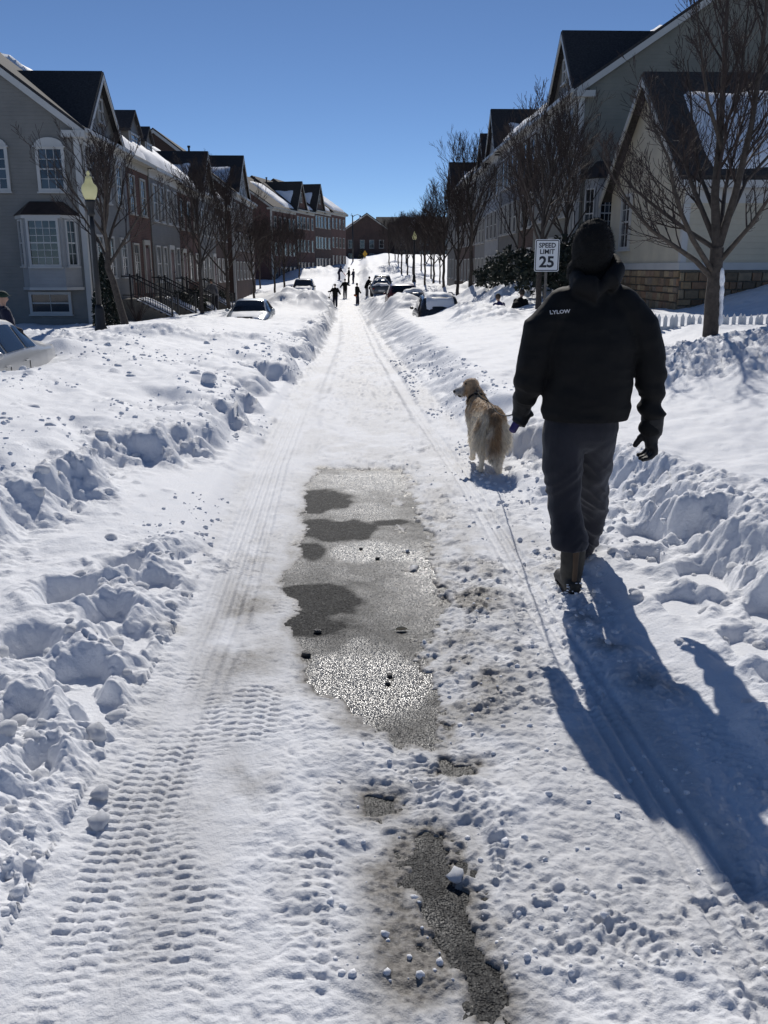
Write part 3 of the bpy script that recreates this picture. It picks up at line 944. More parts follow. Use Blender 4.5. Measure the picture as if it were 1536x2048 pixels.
def house(name, label, side, X, Y, L, zb, eave, depth, wall, slope=.72, rz=0, trim='trim', cross=(), dormers=(), cols=(), floors=(), wsize=(.85, 1.5), arch_top=False,
          snow=None, near_end=False, far_end=False, roofm='roof', foundation=.0, door=None, pane_grid=(2, 4), gable_mat=None, group=None, corner=True, vents=(), downspouts=()):
    s = side
    root = empty(name, (X, Y, zb), rz, label, 'house', group)
    E = eave - zb
    rise = slope * depth / 2
    W = lambda v, u, z: (s * v, u, z)
    w = MB()
    g = .008
    w.extrude([W(0, g, -1.6), W(0, g, E), W(depth / 2, g, E + rise), W(depth, g, E), W(depth, g, -1.6)], (0, L - 2 * g, 0))
    w.build('wall', M[wall], root)
    oh = .32
    u0 = -.18 if near_end else .004
    u1 = L + .18 if far_end else L - .004
    t = .16
    for k, (va, vb_) in enumerate(((-oh, depth / 2), (depth + oh, depth / 2))):
        za = E - oh * slope + .06
        zt = E + rise + .06
        r = MB()
        r.extrude([W(va, u0, za), W(vb_, u0, zt), W(vb_, u0, zt + t), W(va, u0, za + t)], (0, u1 - u0, 0))
        r.build('roof', M[roofm], root)
    if near_end or far_end:
        for uu, ok in ((u0 - .02, near_end), (u1 - .02, far_end)):
            if not ok: continue
            for va, vb_ in ((-oh - .02, depth / 2), (depth + oh + .02, depth / 2)):
                za = E - oh * slope + .05; zt = E + rise + .05
                r = MB()
                r.extrude([W(va, uu, za - .22), W(vb_, uu, zt - .22), W(vb_, uu, zt + .04), W(va, uu, za + .04)], (0, .05, 0))
                r.build('rake_board', M[trim], root)
            # cornice return at the corner
            r = MB()
            e0 = -.02 if uu < L / 2 else L - .3
            r.extrude([W(-oh, uu - .05, E - .34), W(.5, uu - .05, E - .34), W(.5, uu - .05, E - .12), W(-oh, uu - .05, E - .12)], (0, .36, 0))
            r.build('cornice_return', M[trim], root)
    ga = MB()
    ga.extrude([W(-oh - .12, u0 + .01, E - .20), W(-oh - .005, u0 + .01, E - .20), W(-oh - .005, u0 + .01, E - .05), W(-oh - .12, u0 + .01, E - .05)], (0, u1 - u0 - .02, 0))
    ga.build('gutter', M[trim], root)
    fr = MB()
    fr.extrude([W(-.045, g + .01, E - .5), W(-.003, g + .01, E - .5), W(-.003, g + .01, E - .15), W(-.045, g + .01, E - .15)], (0, L - 2 * g - .02, 0))
    fr.extrude([W(-oh, g + .01, E - .16), W(-.046, g + .01, E - .16), W(-.046, g + .01, E - .13), W(-oh, g + .01, E - .13)], (0, L - 2 * g - .02, 0))
    fr.build('frieze', M[trim], root)
    if corner and near_end:
        c = MB()
        c.extrude([W(-.03, -.03, -1), W(.16, -.03, -1), W(.16, .003, -1), W(-.003, .003, -1), W(-.003, .16, -1), W(-.03, .16, -1)], (0, 0, E + .7))
        c.build('corner_board', M[trim], root)
    for du in downspouts:
        c = MB(); c.extrude([W(-.10, du, -.6), W(-.02, du, -.6), W(-.02, du + .08, -.6), W(-.10, du + .08, -.6)], (0, 0, E + .4)); c.build('downspout', M[trim], root)
    for k, (uc, hw, rs_, sn, gm) in enumerate(cross):
        gb = rs_ / slope
        gm_ = gm or wall
        c = MB()
        c.extrude([W(-.04, uc - hw, E - .02), W(-.04, uc + hw, E - .02), W(-.04, uc, E - .02 + rs_)], W(gb * .98, 0, 0))
        c.build('gable_wall', M[gm_], root)
        for sg in (-1, 1):
            r = MB()
            bu = uc + sg * (hw + .22); bz = E - .02 - .22 * rs_ / hw
            A_ = Vector(W(-.30, bu, bz + .05)); B_ = Vector(W(-.30, uc, E + rs_ + .05)); C_ = Vector(W(gb + .15, uc, E + rs_ + .05)); D_ = Vector(W(.25, bu, bz + .05))
            nn = Vector((0, sg * rs_, hw)).normalized() * .13
            r.extrude([A_, B_, C_, D_], nn)
            r.build('roof', M[roofm], root)
            # white rake trim on the street gable
            q = MB()
            q.extrude([Vector(W(-.32, bu, bz - .14)), Vector(W(-.32, uc, E + rs_ - .16)), Vector(W(-.32, uc, E + rs_ + .04)), Vector(W(-.32, bu, bz + .04))], W(.05, 0, 0))
            q.build('rake_board', M[trim], root)
            if sg == sn or sn == 2:
                # snow held on part of this slope
                d_ = (B_ - A_)
                Oq = A_ + d_ * .10 + Vector(W(.9, 0, 0)) + nn * 1.02
                ln = gb * .62
                snow_patch(root, Oq, Vector(W(ln, 0, 0)), d_ * .62, nn, 18, 14, .07, 7 + k)
        if hw > 1.2:
            window(root, W(-.045, uc - .28 if s > 0 else uc + .28, E + rs_ * .28), (0, 1 if s > 0 else -1, 0), (-s, 0, 0), .56, rs_ * .34, 2, 2, trim, .07)
    for k, (uc, hw, hh) in enumerate(dormers):
        # boxy dormer with its own small gable roof
        v0 = .9
        zf = E + v0 * slope
        vb_ = v0 + hh / slope
        c = MB()
        c.extrude([W(v0, uc - hw, zf - .2), W(v0, uc - hw, zf + hh), W(v0, uc, zf + hh + hw * .75), W(v0, uc + hw, zf + hh), W(v0, uc + hw, zf - .2)], W(vb_ - v0, 0, 0))
        c.build('dormer', M[wall if 'brick' not in wall else 'siding_grey'], root)
        for sg in (-1, 1):
            r = MB()
            r.extrude([W(v0 - .15, uc + sg * (hw + .15), zf + hh - .08), W(v0 - .15, uc, zf + hh + hw * .75 + .05), W(v0 - .15, uc, zf + hh + hw * .75 + .17), W(v0 - .15, uc + sg * (hw + .15), zf + hh + .04)], W(vb_ - v0 + hw * .75 / slope + .3, 0, 0))
            r.build('roof', M[roofm], root)
            r = MB()
            r.extrude([W(v0 - .03, uc + sg * hw, zf - .1), W(v0 - .03, uc + sg * (hw - .12), zf - .1), W(v0 - .03, uc + sg * (hw - .12), zf + hh), W(v0 - .03, uc + sg * hw, zf + hh)], W(.025, 0, 0))
            r.build('trim_board', M[trim], root)
        window(root, W(v0 - .005, uc - (hw - .3) if s > 0 else uc + (hw - .3), zf + .45), (0, 1 if s > 0 else -1, 0), (-s, 0, 0), 2 * hw - .6, hh - .6, 2, 2, trim, .08)
    if snow:
        for k, (a, b_, v1, v2, th) in enumerate(snow):
            n0 = Vector((-s * slope, 0, 1)).normalized()
            base = E + .06 + .16 / 1.0 + .03
            O = Vector(W(v1, a, base + v1 * slope))
            snow_patch(root, O, (0, b_ - a, 0), Vector(W(v2 - v1, 0, (v2 - v1) * slope)), n0, max(8, int((b_ - a) * 3.5)), max(6, int((v2 - v1) * 4)), th, int(Y) + k)
    for fi, z in enumerate(floors):
        for ci, u in enumerate(cols):
            if door and door[0] == fi and door[1] == ci: continue
            hgt = wsize[1]
            window(root, W(-.004, u - wsize[0] / 2 if s > 0 else u + wsize[0] / 2, z - zb), (0, 1 if s > 0 else -1, 0), (-s, 0, 0), wsize[0], hgt, pane_grid[0], pane_grid[1], trim, .08, arch=(arch_top and fi == len(floors) - 1))
    if door:
        fi, ci = door
        u = cols[ci]; z = floors[fi] - zb - .65
        c = MB(); c.extrude([W(-.05, u - .46, z), W(-.05, u + .46, z), W(-.05, u + .46, z + 2.05), W(-.05, u - .46, z + 2.05)], W(.05, 0, 0))
        dr = c.build('door', M['door'], root)
        k = MB(); k.ball(W(-.09, u + .36, z + 1.0), .04, 8, 6); k.build('handle', M['chrome'], dr)
        c = MB()
        for (a, b_, z0, z1) in ((-.62, -.47, 0, 2.2), (.47, .62, 0, 2.2), (-.62, .62, 2.2, 2.42)):
            c.extrude([W(-.09, u + a, z + z0), W(-.09, u + b_, z + z0), W(-.09, u + b_, z + z1), W(-.09, u + a, z + z1)], W(.085, 0, 0))
        c.build('door_frame', M[trim], dr)
    for (v, u) in vents:
        zt = E + min(v, depth - v) * slope
        c = MB(); c.tube([W(v, u, zt - .1), W(v, u, zt + .75)], .09, 8); c.tube([W(v, u, zt + .75), W(v, u, zt + .9)], .14, 8); c.build('vent_pipe', M['black_metal'], root)
    return root


M['door'] = simple('front_door', (.09, .03, .025), 0.5)

GL = 'left row of townhouses'
# ---- left row, stepping down the street
hA = house('townhouse', 'grey sided corner townhouse with a bay window, left of the lamp post', -1, -9.85, 34.0, 6.6, -.6, 6.4, 10.5, 'siding_grey', .75, near_end=True,
           cross=[(3.0, 2.45, 2.25, 0, None)], cols=(1.6, 3.2, 5.2), floors=(1.3, 4.15), wsize=(.8, 1.45), arch_top=True, snow=[(5.7, 6.55, -.1, 4.6, .2)], pane_grid=(2, 4), downspouts=(.35,))
hB = house('townhouse', 'narrow red brick townhouse beside the grey corner house on the left', -1, -9.95, 40.6, 4.6, -.75, 6.35, 10.5, 'brick_red', .75, cols=(1.2, 3.3), floors=(1.1, 4.0), snow=[(.05, 4.55, -.15, 4.5, .24)],
           door=(0, 1), trim='trim_cream')
hC = house('townhouse', 'beige sided townhouse on the left with a boxy roof dormer', -1, -9.9, 45.2, 7.0, -.85, 6.3, 10.5, 'siding_beige', .75, dormers=[(1.6, 1.15, 1.0), (4.6, .8, .95)], cols=(1.0, 2.6, 4.3, 6.0), floors=(1.0, 3.9),
           wsize=(.8, 1.6), snow=[(.05, 6.95, -.15, 4.6, .26)], door=(0, 2), pane_grid=(2, 2))
hD = house('townhouse', 'red brick townhouse behind the second street tree on the left', -1, -9.95, 52.2, 6.6, -1.0, 6.2, 10.5, 'brick_red', .75, cols=(1.1, 3.2, 5.4), floors=(.9, 3.8), snow=[(.05, 6.55, -.15, 4.7, .26)], door=(0, 0),
           pane_grid=(1, 2), trim='trim_cream')
hE = house('townhouse', 'townhouse on the left with a steep pale gable above the row', -1, -9.9, 58.8, 6.6, -1.1, 6.3, 10.5, 'siding_beige', .75, cross=[(3.2, 2.7, 2.5, -1, 'siding_beige')], cols=(1.2, 3.3, 5.4), floors=(.8, 3.7), door=(0, 2),
           pane_grid=(1, 2))
hF = house('townhouse', 'brown brick townhouse in the dip on the left, low behind bare trees', -1, -9.95, 65.4, 6.4, -1.2, 6.2, 10.5, 'brick_brown', .75, far_end=True, cols=(1.2, 3.3, 5.2), floors=(.7, 3.6), pane_grid=(1, 2), snow=[(.05, 6.3, -.15, 4.6, .22)])
# second block, taller
hG = house('townhouse', 'tall brick townhouse with a large pale gable and vent pipe, left middle distance', -1, -10.0, 76.0, 15.0, -1.0, 7.6, 12, 'brick_brown', .75, near_end=True, far_end=True, cross=[(6.6, 4.3, 3.3, -1, 'siding_white')],
           cols=(1.3, 3.6, 5.9, 8.2, 10.5, 12.8), floors=(.7, 3.1, 5.4), wsize=(.8, 1.35), pane_grid=(1, 2), vents=[(4.6, 7.6)], roofm='roof_brown')
ang = -math.atan2(8.9, 35)
hH = house('townhouse', 'brick townhouse block with a hipped end and snow on its slope, far left', -1, -10.35, 114.6, 9.6, -.9, 8.9, 12, 'brick_red', .68, rz=ang, near_end=True, cols=(1.2, 3.1, 5.0, 6.9, 8.6), floors=(.2, 3.2, 6.3), wsize=(.8, 1.45),
           pane_grid=(1, 2), snow=[(5.4, 9.5, .0, 4.8, .2)], roofm='roof_brown', trim='trim_cream', vents=[(4.4, 3.0), (4.8, 7.4)])
hI = house('townhouse', 'far brick townhouse under the first of two matching pointed gables', -1, -10.35 + 9.62 * math.sin(-ang), 114.6 + 9.62 * math.cos(ang), 8.6, -.4, 9.2, 12, 'brick_red', .68, rz=ang, cross=[(2.3, 2.3, 3.5, -1, None)],
           cols=(.9, 2.3, 3.7, 5.4, 7.4), floors=(.8, 3.8, 6.8), wsize=(.8, 1.45), pane_grid=(1, 2), snow=[(4.8, 8.5, .0, 4.8, .2)], roofm='roof_brown', trim='trim_cream', vents=[(5, 3)])
hJ = house('townhouse', 'far brick townhouse under the second of two matching pointed gables', -1, -10.35 + 18.26 * math.sin(-ang), 114.6 + 18.26 * math.cos(ang), 8.6, .1, 9.6, 12, 'brick_brown', .68, rz=ang, cross=[(2.4, 2.3, 3.5, -1, None)],
           cols=(.9, 2.3, 3.7, 5.4, 7.4), floors=(1.4, 4.4, 7.3), wsize=(.95, 1.5), pane_grid=(1, 2), snow=[(4.9, 8.5, .0, 4.8, .2)], roofm='roof_brown', trim='trim_cream')
hK = house('townhouse', 'far red brick end townhouse of the left row, beside the open corner', -1, -10.35 + 26.9 * math.sin(-ang), 114.6 + 26.9 * math.cos(ang), 8.6, .9, 9.9, 12, 'brick_red', .68, rz=ang, far_end=True,
           cols=(1.0, 3.0, 5.0, 7.2), floors=(2.0, 4.7, 7.5), wsize=(.8, 1.4), pane_grid=(1, 2), snow=[(1.4, 8.3, .0, 4.8, .2)], roofm='roof_brown', trim='trim_cream')

# end window, bay and basement window of the near grey house
ew = (1, 0, 0); en = (0, -1, 0)
zb = -.6
window(hA, (-1.42, -.004, 4.35 - zb), ew, en, .80, 1.32, 3, 4, 'trim', .11, arch=True)
window(hA, (-3.42, -.004, 4.35 - zb), ew, en, .80, 1.32, 3, 4, 'trim', .11, arch=True)
window(hA, (-2.18, -.004, .03 - zb), ew, en, 1.35, .62, 2, 1, 'trim', .10)
bay = MB()
bx0, bx1, bd = -2.40, -.26, .62
plan = [(bx0, -.01), (bx0 + .42, -bd), (bx1 - .42, -bd), (bx1, -.01)]
bay.extrude([(x, y, .92 - zb) for x, y in plan], (0, 0, 2.5))
bo = bay.build('bay_window', M['siding_white'], hA)
br = MB()
pl2 = [(bx0 - .16, -.012), (bx0 + .36, -bd - .16), (bx1 - .36, -bd - .16), (bx1 + .16, -.012)]
top = [(bx0 + .45, -.012), (bx0 + .55, -.2), (bx1 - .55, -.2), (bx1 - .45, -.012)]
z0, z1 = 3.42 - zb, 3.9 - zb
br.poly([(x, y, z0) for x, y in pl2] + [(x, y, z1) for x, y in top], [(0, 1, 5, 4), (1, 2, 6, 5), (2, 3, 7, 6), (4, 5, 6, 7), (3, 2, 1, 0), (0, 4, 7, 3)])
br.build('bay_roof', M['metal_roof'], hA)
bt = MB()
bt.extrude([(x, y, z0 - .12) for x, y in [(bx0 - .1, -.013), (bx0 + .38, -bd - .1), (bx1 - .38, -bd - .1), (bx1 + .1, -.013)]], (0, 0, .118))
bt.build('bay_trim', M['trim'], hA)
bt = MB()
bt.extrude([(x, y, .92 - zb - .1) for x, y in [(bx0 - .05, -.013), (bx0 + .40, -bd - .05), (bx1 - .40, -bd - .05), (bx1 + .05, -.013)]], (0, 0, .1))
bt.build('bay_trim', M['trim'], hA)
window(hA, (bx0 + .58, -bd - .003, 1.72 - zb), ew, en, bx1 - bx0 - 1.16, 1.5, 4, 6, 'trim', .08)
for (a, b_) in ((plan[0], plan[1]), (plan[2], plan[3])):
    a = Vector((*a, 0)); b_ = Vector((*b_, 0))
    U_ = (b_ - a).normalized(); nn = Vector((U_.y, -U_.x, 0))
    ln = (b_ - a).length
    window(hA, a + U_ * .2 + nn * .003 + Vector((0, 0, 1.72 - zb)), U_, nn, ln - .4, 1.5, 2, 4, 'trim', .06)

# ---- right row
hR = house('townhouse', 'tall olive sided corner townhouse with a white rake, right of the sign', 1, 8.55, 36.0, 8.2, -.2, 8.15, 13, 'siding_olive', .66, near_end=True, cross=[(2.6, 2.35, 2.4, 0, 'siding_beige')], cols=(1.3, 2.6, 3.9, 6.4), floors=(1.2, 3.7, 6.2),
           wsize=(.8, 1.6), arch_top=True, pane_grid=(2, 2), snow=[(5.4, 8.1, -.15, 5, .22)], downspouts=(.3,))
hS = house('townhouse', 'dark brick townhouse next to the tall olive corner house on the right', 1, 8.6, 44.2, 4.2, -.5, 8.3, 13, 'brick_brown', .66, cols=(1.0, 3.1), floors=(1.0, 3.6, 6.1), pane_grid=(1, 2), snow=[(.05, 4.1, -.15, 5, .22)])
hT = house('townhouse', 'beige townhouse with white window bands, right, below the first snowy gable', 1, 8.55, 48.4, 6.4, -.6, 8.3, 13, 'siding_beige', .66, cols=(1.0, 2.4, 4.0, 5.4), floors=(.9, 3.5, 6.0), pane_grid=(1, 2), snow=[(.05, 6.3, -.15, 5, .22)])
hU = house('townhouse', 'pale townhouse on the right under a gable with a snow patch', 1, 8.5, 54.8, 5.6, -.7, 8.2, 13, 'siding_white', .66, cross=[(2.6, 2.0, 2.5, -1, 'siding_white')], cols=(1.0, 2.6, 4.2), floors=(.8, 3.4, 5.9), pane_grid=(1, 2))
hV = house('townhouse', 'grey townhouse on the right with a smaller plain gable', 1, 8.55, 60.4, 5.4, -.8, 8.0, 13, 'siding_grey', .66, cross=[(1.9, 1.7, 2.0, 0, 'siding_grey')], cols=(1.0, 2.6, 4.2), floors=(.7, 3.3, 5.8), pane_grid=(1, 2), snow=[(3.6, 5.3, -.15, 5, .2)])
hW = house('townhouse', 'brown brick townhouse with an even snowy roof, right middle distance', 1, 8.6, 65.8, 13.0, -.9, 8.1, 13, 'brick_brown', .66, cols=(1.2, 3.4, 5.6, 7.8, 10, 12), floors=(.7, 3.3, 5.8), pane_grid=(1, 2), snow=[(.05, 12.9, -.15, 5, .24)])
hX = house('townhouse', 'last townhouse of the right row, its gable half snow covered', 1, 8.55, 78.8, 6.6, -.8, 8.0, 13, 'siding_beige', .66, far_end=True, cross=[(3.6, 2.4, 2.4, -1, 'siding_beige')], cols=(1.2, 3.4, 5.4), floors=(.8, 3.4, 5.9), pane_grid=(1, 2))
# bay on the end wall of the olive house
bb = MB()
bx0, bx1, bd = .35, 1.95, .7
zb = -.2
plan = [(bx0, -.01), (bx0 + .35, -bd), (bx1 - .35, -bd), (bx1, -.01)]
bb.extrude([(x, y, .3) for x, y in plan], (0, 0, 4.8))
bb.build('bay_window', M['siding_white'], hR)
br = MB()
pl2 = [(bx0 - .15, -.012), (bx0 + .3, -bd - .15), (bx1 - .3, -bd - .15), (bx1 + .15, -.012)]
top = [(bx0 + .4, -.012), (bx0 + .5, -.15), (bx1 - .5, -.15), (bx1 - .4, -.012)]
br.poly([(x, y, 5.12) for x, y in pl2] + [(x, y, 5.75) for x, y in top], [(0, 1, 5, 4), (1, 2, 6, 5), (2, 3, 7, 6), (4, 5, 6, 7), (3, 2, 1, 0), (0, 4, 7, 3)])
br.build('bay_roof', M['roof'], hR)
window(hR, (bx0 + .48, -bd - .003, 2.95), ew, en, bx1 - bx0 - .96, 1.75, 4, 6, 'trim', .07)
for (a, b_) in ((plan[0], plan[1]), (plan[2], plan[3])):
    a = Vector((*a, 0)); b_ = Vector((*b_, 0))
    U_ = (b_ - a).normalized(); nn = Vector((U_.y, -U_.x, 0))
    window(hR, a + U_ * .16 + nn * .003 + Vector((0, 0, 2.95)), U_, nn, (b_ - a).length - .32, 1.75, 2, 4, 'trim', .05)

# ---- the low yellow wing with its stone base, right
yw = empty('yellow_house_wing', (8.6, 24.0, 0.0), 0, 'low yellow sided house wing on a stone base behind the picket fence', 'house')
YD, YE, YR, YL = 7.0, 3.98, 6.85, 14.0        # depth down the street, eave, ridge, length away from the street
w = MB()
w.extrude([(0, 0, 1.74), (0, YD, 1.74), (0, YD, YE), (0, YD / 2, YR), (0, 0, YE)], (YL, 0, 0))
w.build('wall', M['siding_yellow'], yw)
for sg, yA in ((-1, 0), (1, YD)):
    r = MB()
    sl = (YR - YE) / (YD / 2)
    ya = yA + sg * .35; za = YE - .35 * sl + .05
    r.extrude([(-.3, ya, za), (-.3, YD / 2, YR + .05), (-.3, YD / 2, YR + .19), (-.3, ya, za + .14)], (YL + .3, 0, 0))
    r.build('roof', M['roof_brown'], yw)
    q = MB()
    q.extrude([(-.34, ya + sg * .02, za - .2), (-.34, YD / 2, YR - .17), (-.34, YD / 2, YR + .06), (-.34, ya + sg * .02, za + .04)], (.05, 0, 0))
    q.build('rake_board', M['trim_cream'], yw)
q = MB(); q.box(-.3, YL, -.47, -.36, YE - .40, YE - .22); q.build('gutter', M['trim'], yw)
q = MB(); q.box(-.03, YL, -.04, -.003, YE - .75, YE - .38); q.build('frieze', M['trim'], yw)
q = MB(); q.box(-.05, YL, -.06, .25, 1.55, 1.738); q.box(-.05, .25, .25, YD, 1.55, 1.738); q.build('water_table', M['trim'], yw)
q = MB(); q.extrude([(-.025, -.025, 1.74), (.14, -.025, 1.74), (.14, -.002, 1.74), (-.002, -.002, 1.74), (-.002, .14, 1.74), (-.025, .14, 1.74)], (0, 0, YE - .76 - 1.74)); q.build('corner_board', M['trim'], yw)
sn = Vector((0, -sl, 1)).normalized()
snow_patch(yw, (.55, -.22, YE - .22 * sl + .21), (YL - 1, 0, 0), (0, 3.0, 3.0 * sl), sn, 60, 26, .16, 91)
# street-side window of the gable wall
window(yw, (-.004, 5.55, 2.25), (0, -1, 0), (-1, 0, 0), .85, 1.5, 2, 4, 'trim', .09)
# stone base, stone by stone, over a mortar core
core = MB(); core.box(.03, YL, .03, YD, -.6, 1.545); core.build('mortar_core', M['mortar'], yw)
rs = random.Random(3)
def stone_run(p0, U_, nn, length, rows):
    z = -.25
    for r_ in range(rows):
        hh = rs.uniform(.16, .27)
        if z + hh > 1.50: hh = 1.535 - z
        if hh < .05: break
        a = -rs.uniform(0, .2)
        while a < length:
            wd = rs.uniform(.16, .46)
            a0, a1 = max(a, 0), min(a + wd, length)
            if a1 - a0 > .06:
                m = MB()
                dd = rs.uniform(.0, .02)
                O = Vector(p0); f0, f1 = -.02, .035 + dd
                j = [rs.uniform(.006, .022) for _ in range(8)]
                pts = []
                for (uu, zz, k) in ((a0, z, 0), (a1, z, 1), (a1, z + hh, 2), (a0, z + hh, 3)):
                    su = 1 if uu == a0 else -1; sz = 1 if zz == z else -1
                    pts.append((uu + su * j[k], zz + sz * j[k + 4]))
                base = [O + Vector(U_) * u_ + Vector((0, 0, z_)) + Vector(nn) * f0 for u_, z_ in pts]
                fr_ = [O + Vector(U_) * u_ + Vector((0, 0, z_)) + Vector(nn) * (f1 - .015) for u_, z_ in pts]
                cu = sum(p[0] for p in pts) / 4; cz = sum(p[1] for p in pts) / 4
                fc = [O + Vector(U_) * (cu + (u_ - cu) * .86) + Vector((0, 0, cz + (z_ - cz) * .86)) + Vector(nn) * f1 for u_, z_ in pts]
                m.poly(base + fr_ + fc, [(0, 1, 5, 4), (1, 2, 6, 5), (2, 3, 7, 6), (3, 0, 4, 7), (4, 5, 9, 8), (5, 6, 10, 9), (6, 7, 11, 10), (7, 4, 8, 11), (8, 9, 10, 11)])
                m.build('stone', M['stone'], yw, fix=False)
            a += wd
        z += hh
        if z > 1.53: break
stone_run((.0, 0, 0), (1, 0, 0), (0, -1, 0), 5.2, 11)
stone_run((0, YD, 0), (0, -1, 0), (-1, 0, 0), YD, 11)

# ---- buildings closing the street
hend = empty('brick_end_building', (2.3, 190, 2.6), math.radians(0), 'brown brick building with a broad gable closing the street', 'house')
w = MB(); w.extrude([(-4.4, 0, -2), (4.4, 0, -2), (4.4, 0, 6.6), (0, 0, 9.6), (-4.4, 0, 6.6)], (0, 14, 0)); w.build('wall', M['brick_brown'], hend)
for sg in (-1, 1):
    r = MB(); r.extrude([(sg * 4.8, -.25, 6.4), (0, -.25, 9.68), (0, -.25, 9.9), (sg * 4.8, -.25, 6.62)], (0, 14.5, 0)); r.build('roof', M['roof_brown'], hend)
    r = MB(); r.extrude([(sg * 4.85, -.3, 6.2), (0, -.3, 9.45), (0, -.3, 9.7), (sg * 4.85, -.3, 6.45)], (0, .05, 0)); r.build('rake_board', M['trim_cream'], hend)
snow_patch(hend, (-4.6, 0, 6.75), (0, 13.5, 0), (2.6, 0, 1.78), (-.57, 0, .82), 20, 10, .2, 33)
for zz in (.3, 3.0):
    for xx in (-3.4, -.95, 1.0, 3.0):
        window(hend, (xx - .4, -.004, zz), ew, en, .8, 1.5, 1, 2, 'trim_cream', .08)
hfar = empty('townhouse', (4.6, 196, 3.2), 0, 'long far brick row behind the closing building, snow on its roofs', 'house')
w = MB(); w.extrude([(0.3, 6, -2), (0.3, 18, -2), (0.3, 18, 6), (.3, 12, 9.2), (.3, 6, 6)], (26, 0, 0)); w.build('wall', M['brick_brown'], hfar)
for sg, yA in ((-1, 6), (1, 18)):
    r = MB(); r.extrude([(0, yA + sg * .3, 5.85), (0, 12, 9.25), (0, 12, 9.45), (0, yA + sg * .3, 6.05)], (26.6, 0, 0)); r.build('roof', M['roof'], hfar)
for k in range(4):
    xx = 5.0 + k * 5.6
    g_ = MB(); g_.extrude([(xx - 1.6, 5.7, 5.9), (xx + 1.6, 5.7, 5.9), (xx, 5.7, 8.3)], (0, 4.5, 0)); g_.build('gable_wall', M['brick_brown'], hfar)
    for sg in (-1, 1):
        r = MB(); r.extrude([(xx + sg * 1.8, 5.5, 5.7), (xx, 5.5, 8.4), (xx, 5.5, 8.6), (xx + sg * 1.8, 5.5, 5.9)], (0, 5.2, 0)); r.build('roof', M['roof'], hfar)
    snow_patch(hfar, (xx + 1.9, 6.4, 6.35), (1.9, 0, 0), (0, 4.2, 2.4), (0, -.49, .87), 10, 10, .2, 40 + k)
    for zz in (.6, 3.3):
        for q_ in (-1.0, .4):
            window(hfar, (xx + q_, 5.996, zz), ew, en, .7, 1.4, 1, 2, 'trim_cream', .07)
# ------------------------------------------------------------------ bare trees
def tubes_mesh(branches, sides):
    mb = MB()
    for pts, rad, n in branches:
        mb.tube(pts, rad, n or sides, caps=False)
    return mb


def sub_branch(rng, p, d, length, r, level, maxlev, out, rmin, up=.25, spread=.75, dens=1.0):
    n = max(3, int(5 - level))
    pts = [Vector(p)]; d = Vector(d).normalized()
    rads = [r]
    for i in range(n):
        d = (d + Vector((rng.gauss(0, .10), rng.gauss(0, .10), rng.gauss(0, .06) + up * .28))).normalized()
        pts.append(pts[-1] + d * (length / n))
        rads.append(max(rmin, r * (1 - .78 * (i + 1) / n)))
    out.append((pts, rads, 5 if level <= 1 else 3, level))
    if level >= maxlev: return
    k = int(round((5.5 if level == 1 else 6.0 if level == 2 else 4) * dens * rng.uniform(.8, 1.2)))
    for j in range(k):
        t = .18 + .8 * (j + rng.random()) / k
        f = t * n; i = min(int(f), n - 1)
        q = pts[i].lerp(pts[i + 1], f - i)
        dd = (pts[i + 1] - pts[i]).normalized()
        a = Vector((rng.gauss(0, 1), rng.gauss(0, 1), rng.gauss(0, .6)))
        a = (a - dd * a.dot(dd)).normalized()
        nd = (dd + a * spread * rng.uniform(.6, 1.2)).normalized()
        sub_branch(rng, q, nd, length * (.62 - .28 * t) * rng.uniform(.8, 1.25), max(rmin, rads[i] * .55), level + 1, maxlev, out, rmin, up, spread, dens)


def bare_tree(seed, height, trunk_h, trunk_r, nlimb, rmin, dens=1.0, lean=(0, 0), maxlev=3, spread=.8, wide=.36):
    rng = random.Random(seed)
    out = []
    tp = [Vector((0, 0, -.6)), Vector((0, 0, 0))]
    tr = [trunk_r * 1.15, trunk_r * 1.1]
    for i in range(1, 5):
        t = i / 4
        tp.append(Vector((lean[0] * t + rng.gauss(0, .015), lean[1] * t + rng.gauss(0, .015), trunk_h * t)))
        tr.append(trunk_r * (1 - .15 * t))
    base = tp[-1]
    # central leader
    lead = [base]; lr = [trunk_r * .8]
    top = height - trunk_h
    for i in range(1, 7):
        lead.append(lead[-1] + Vector((rng.gauss(0, .05), rng.gauss(0, .05), top * .86 / 6))); lr.append(max(rmin, trunk_r * .8 * (1 - i / 6.3)))
    trunk = [(tp + lead[1:], tr + lr[1:], 8)]
    for j in range(nlimb):
        t = (j + rng.random() * .6) / nlimb
        i = min(5, int(t * .72 * 6)); q = lead[i].lerp(lead[i + 1], (t * .72 * 6) % 1)
        az = j * 2.4 + rng.uniform(-.4, .4)
        tilt = wide + .32 * (1 - t) + rng.uniform(-.1, .1)
        d = Vector((math.cos(az) * math.sin(tilt), math.sin(az) * math.sin(tilt), math.cos(tilt)))
        sub_branch(rng, q, d, top * (.70 - .42 * t) * rng.uniform(.85, 1.15), max(rmin * 1.5, trunk_r * (.5 - .25 * t)), 1, maxlev, out, rmin, .45, spread, dens)
    return trunk, out


def build_tree(name, trunk, branches, loc, bark='bark', label=None, group=None, rz=0, split_limbs=False):
    root = empty(name, loc, rz, label, 'tree', group)
    tubes_mesh([(p, r, n) for p, r, n in trunk], 8).build('trunk', M[bark], root, True, False)
    for b in [b for b in branches if b[3] == 1]:
        tubes_mesh([(b[0], b[1], 6)], 6).build('limb', M[bark], root, True, False)
    tubes_mesh([(b[0], b[1], b[2]) for b in branches if b[3] > 1], 3).build('crown', M['twig'], root, True, False)
    return root


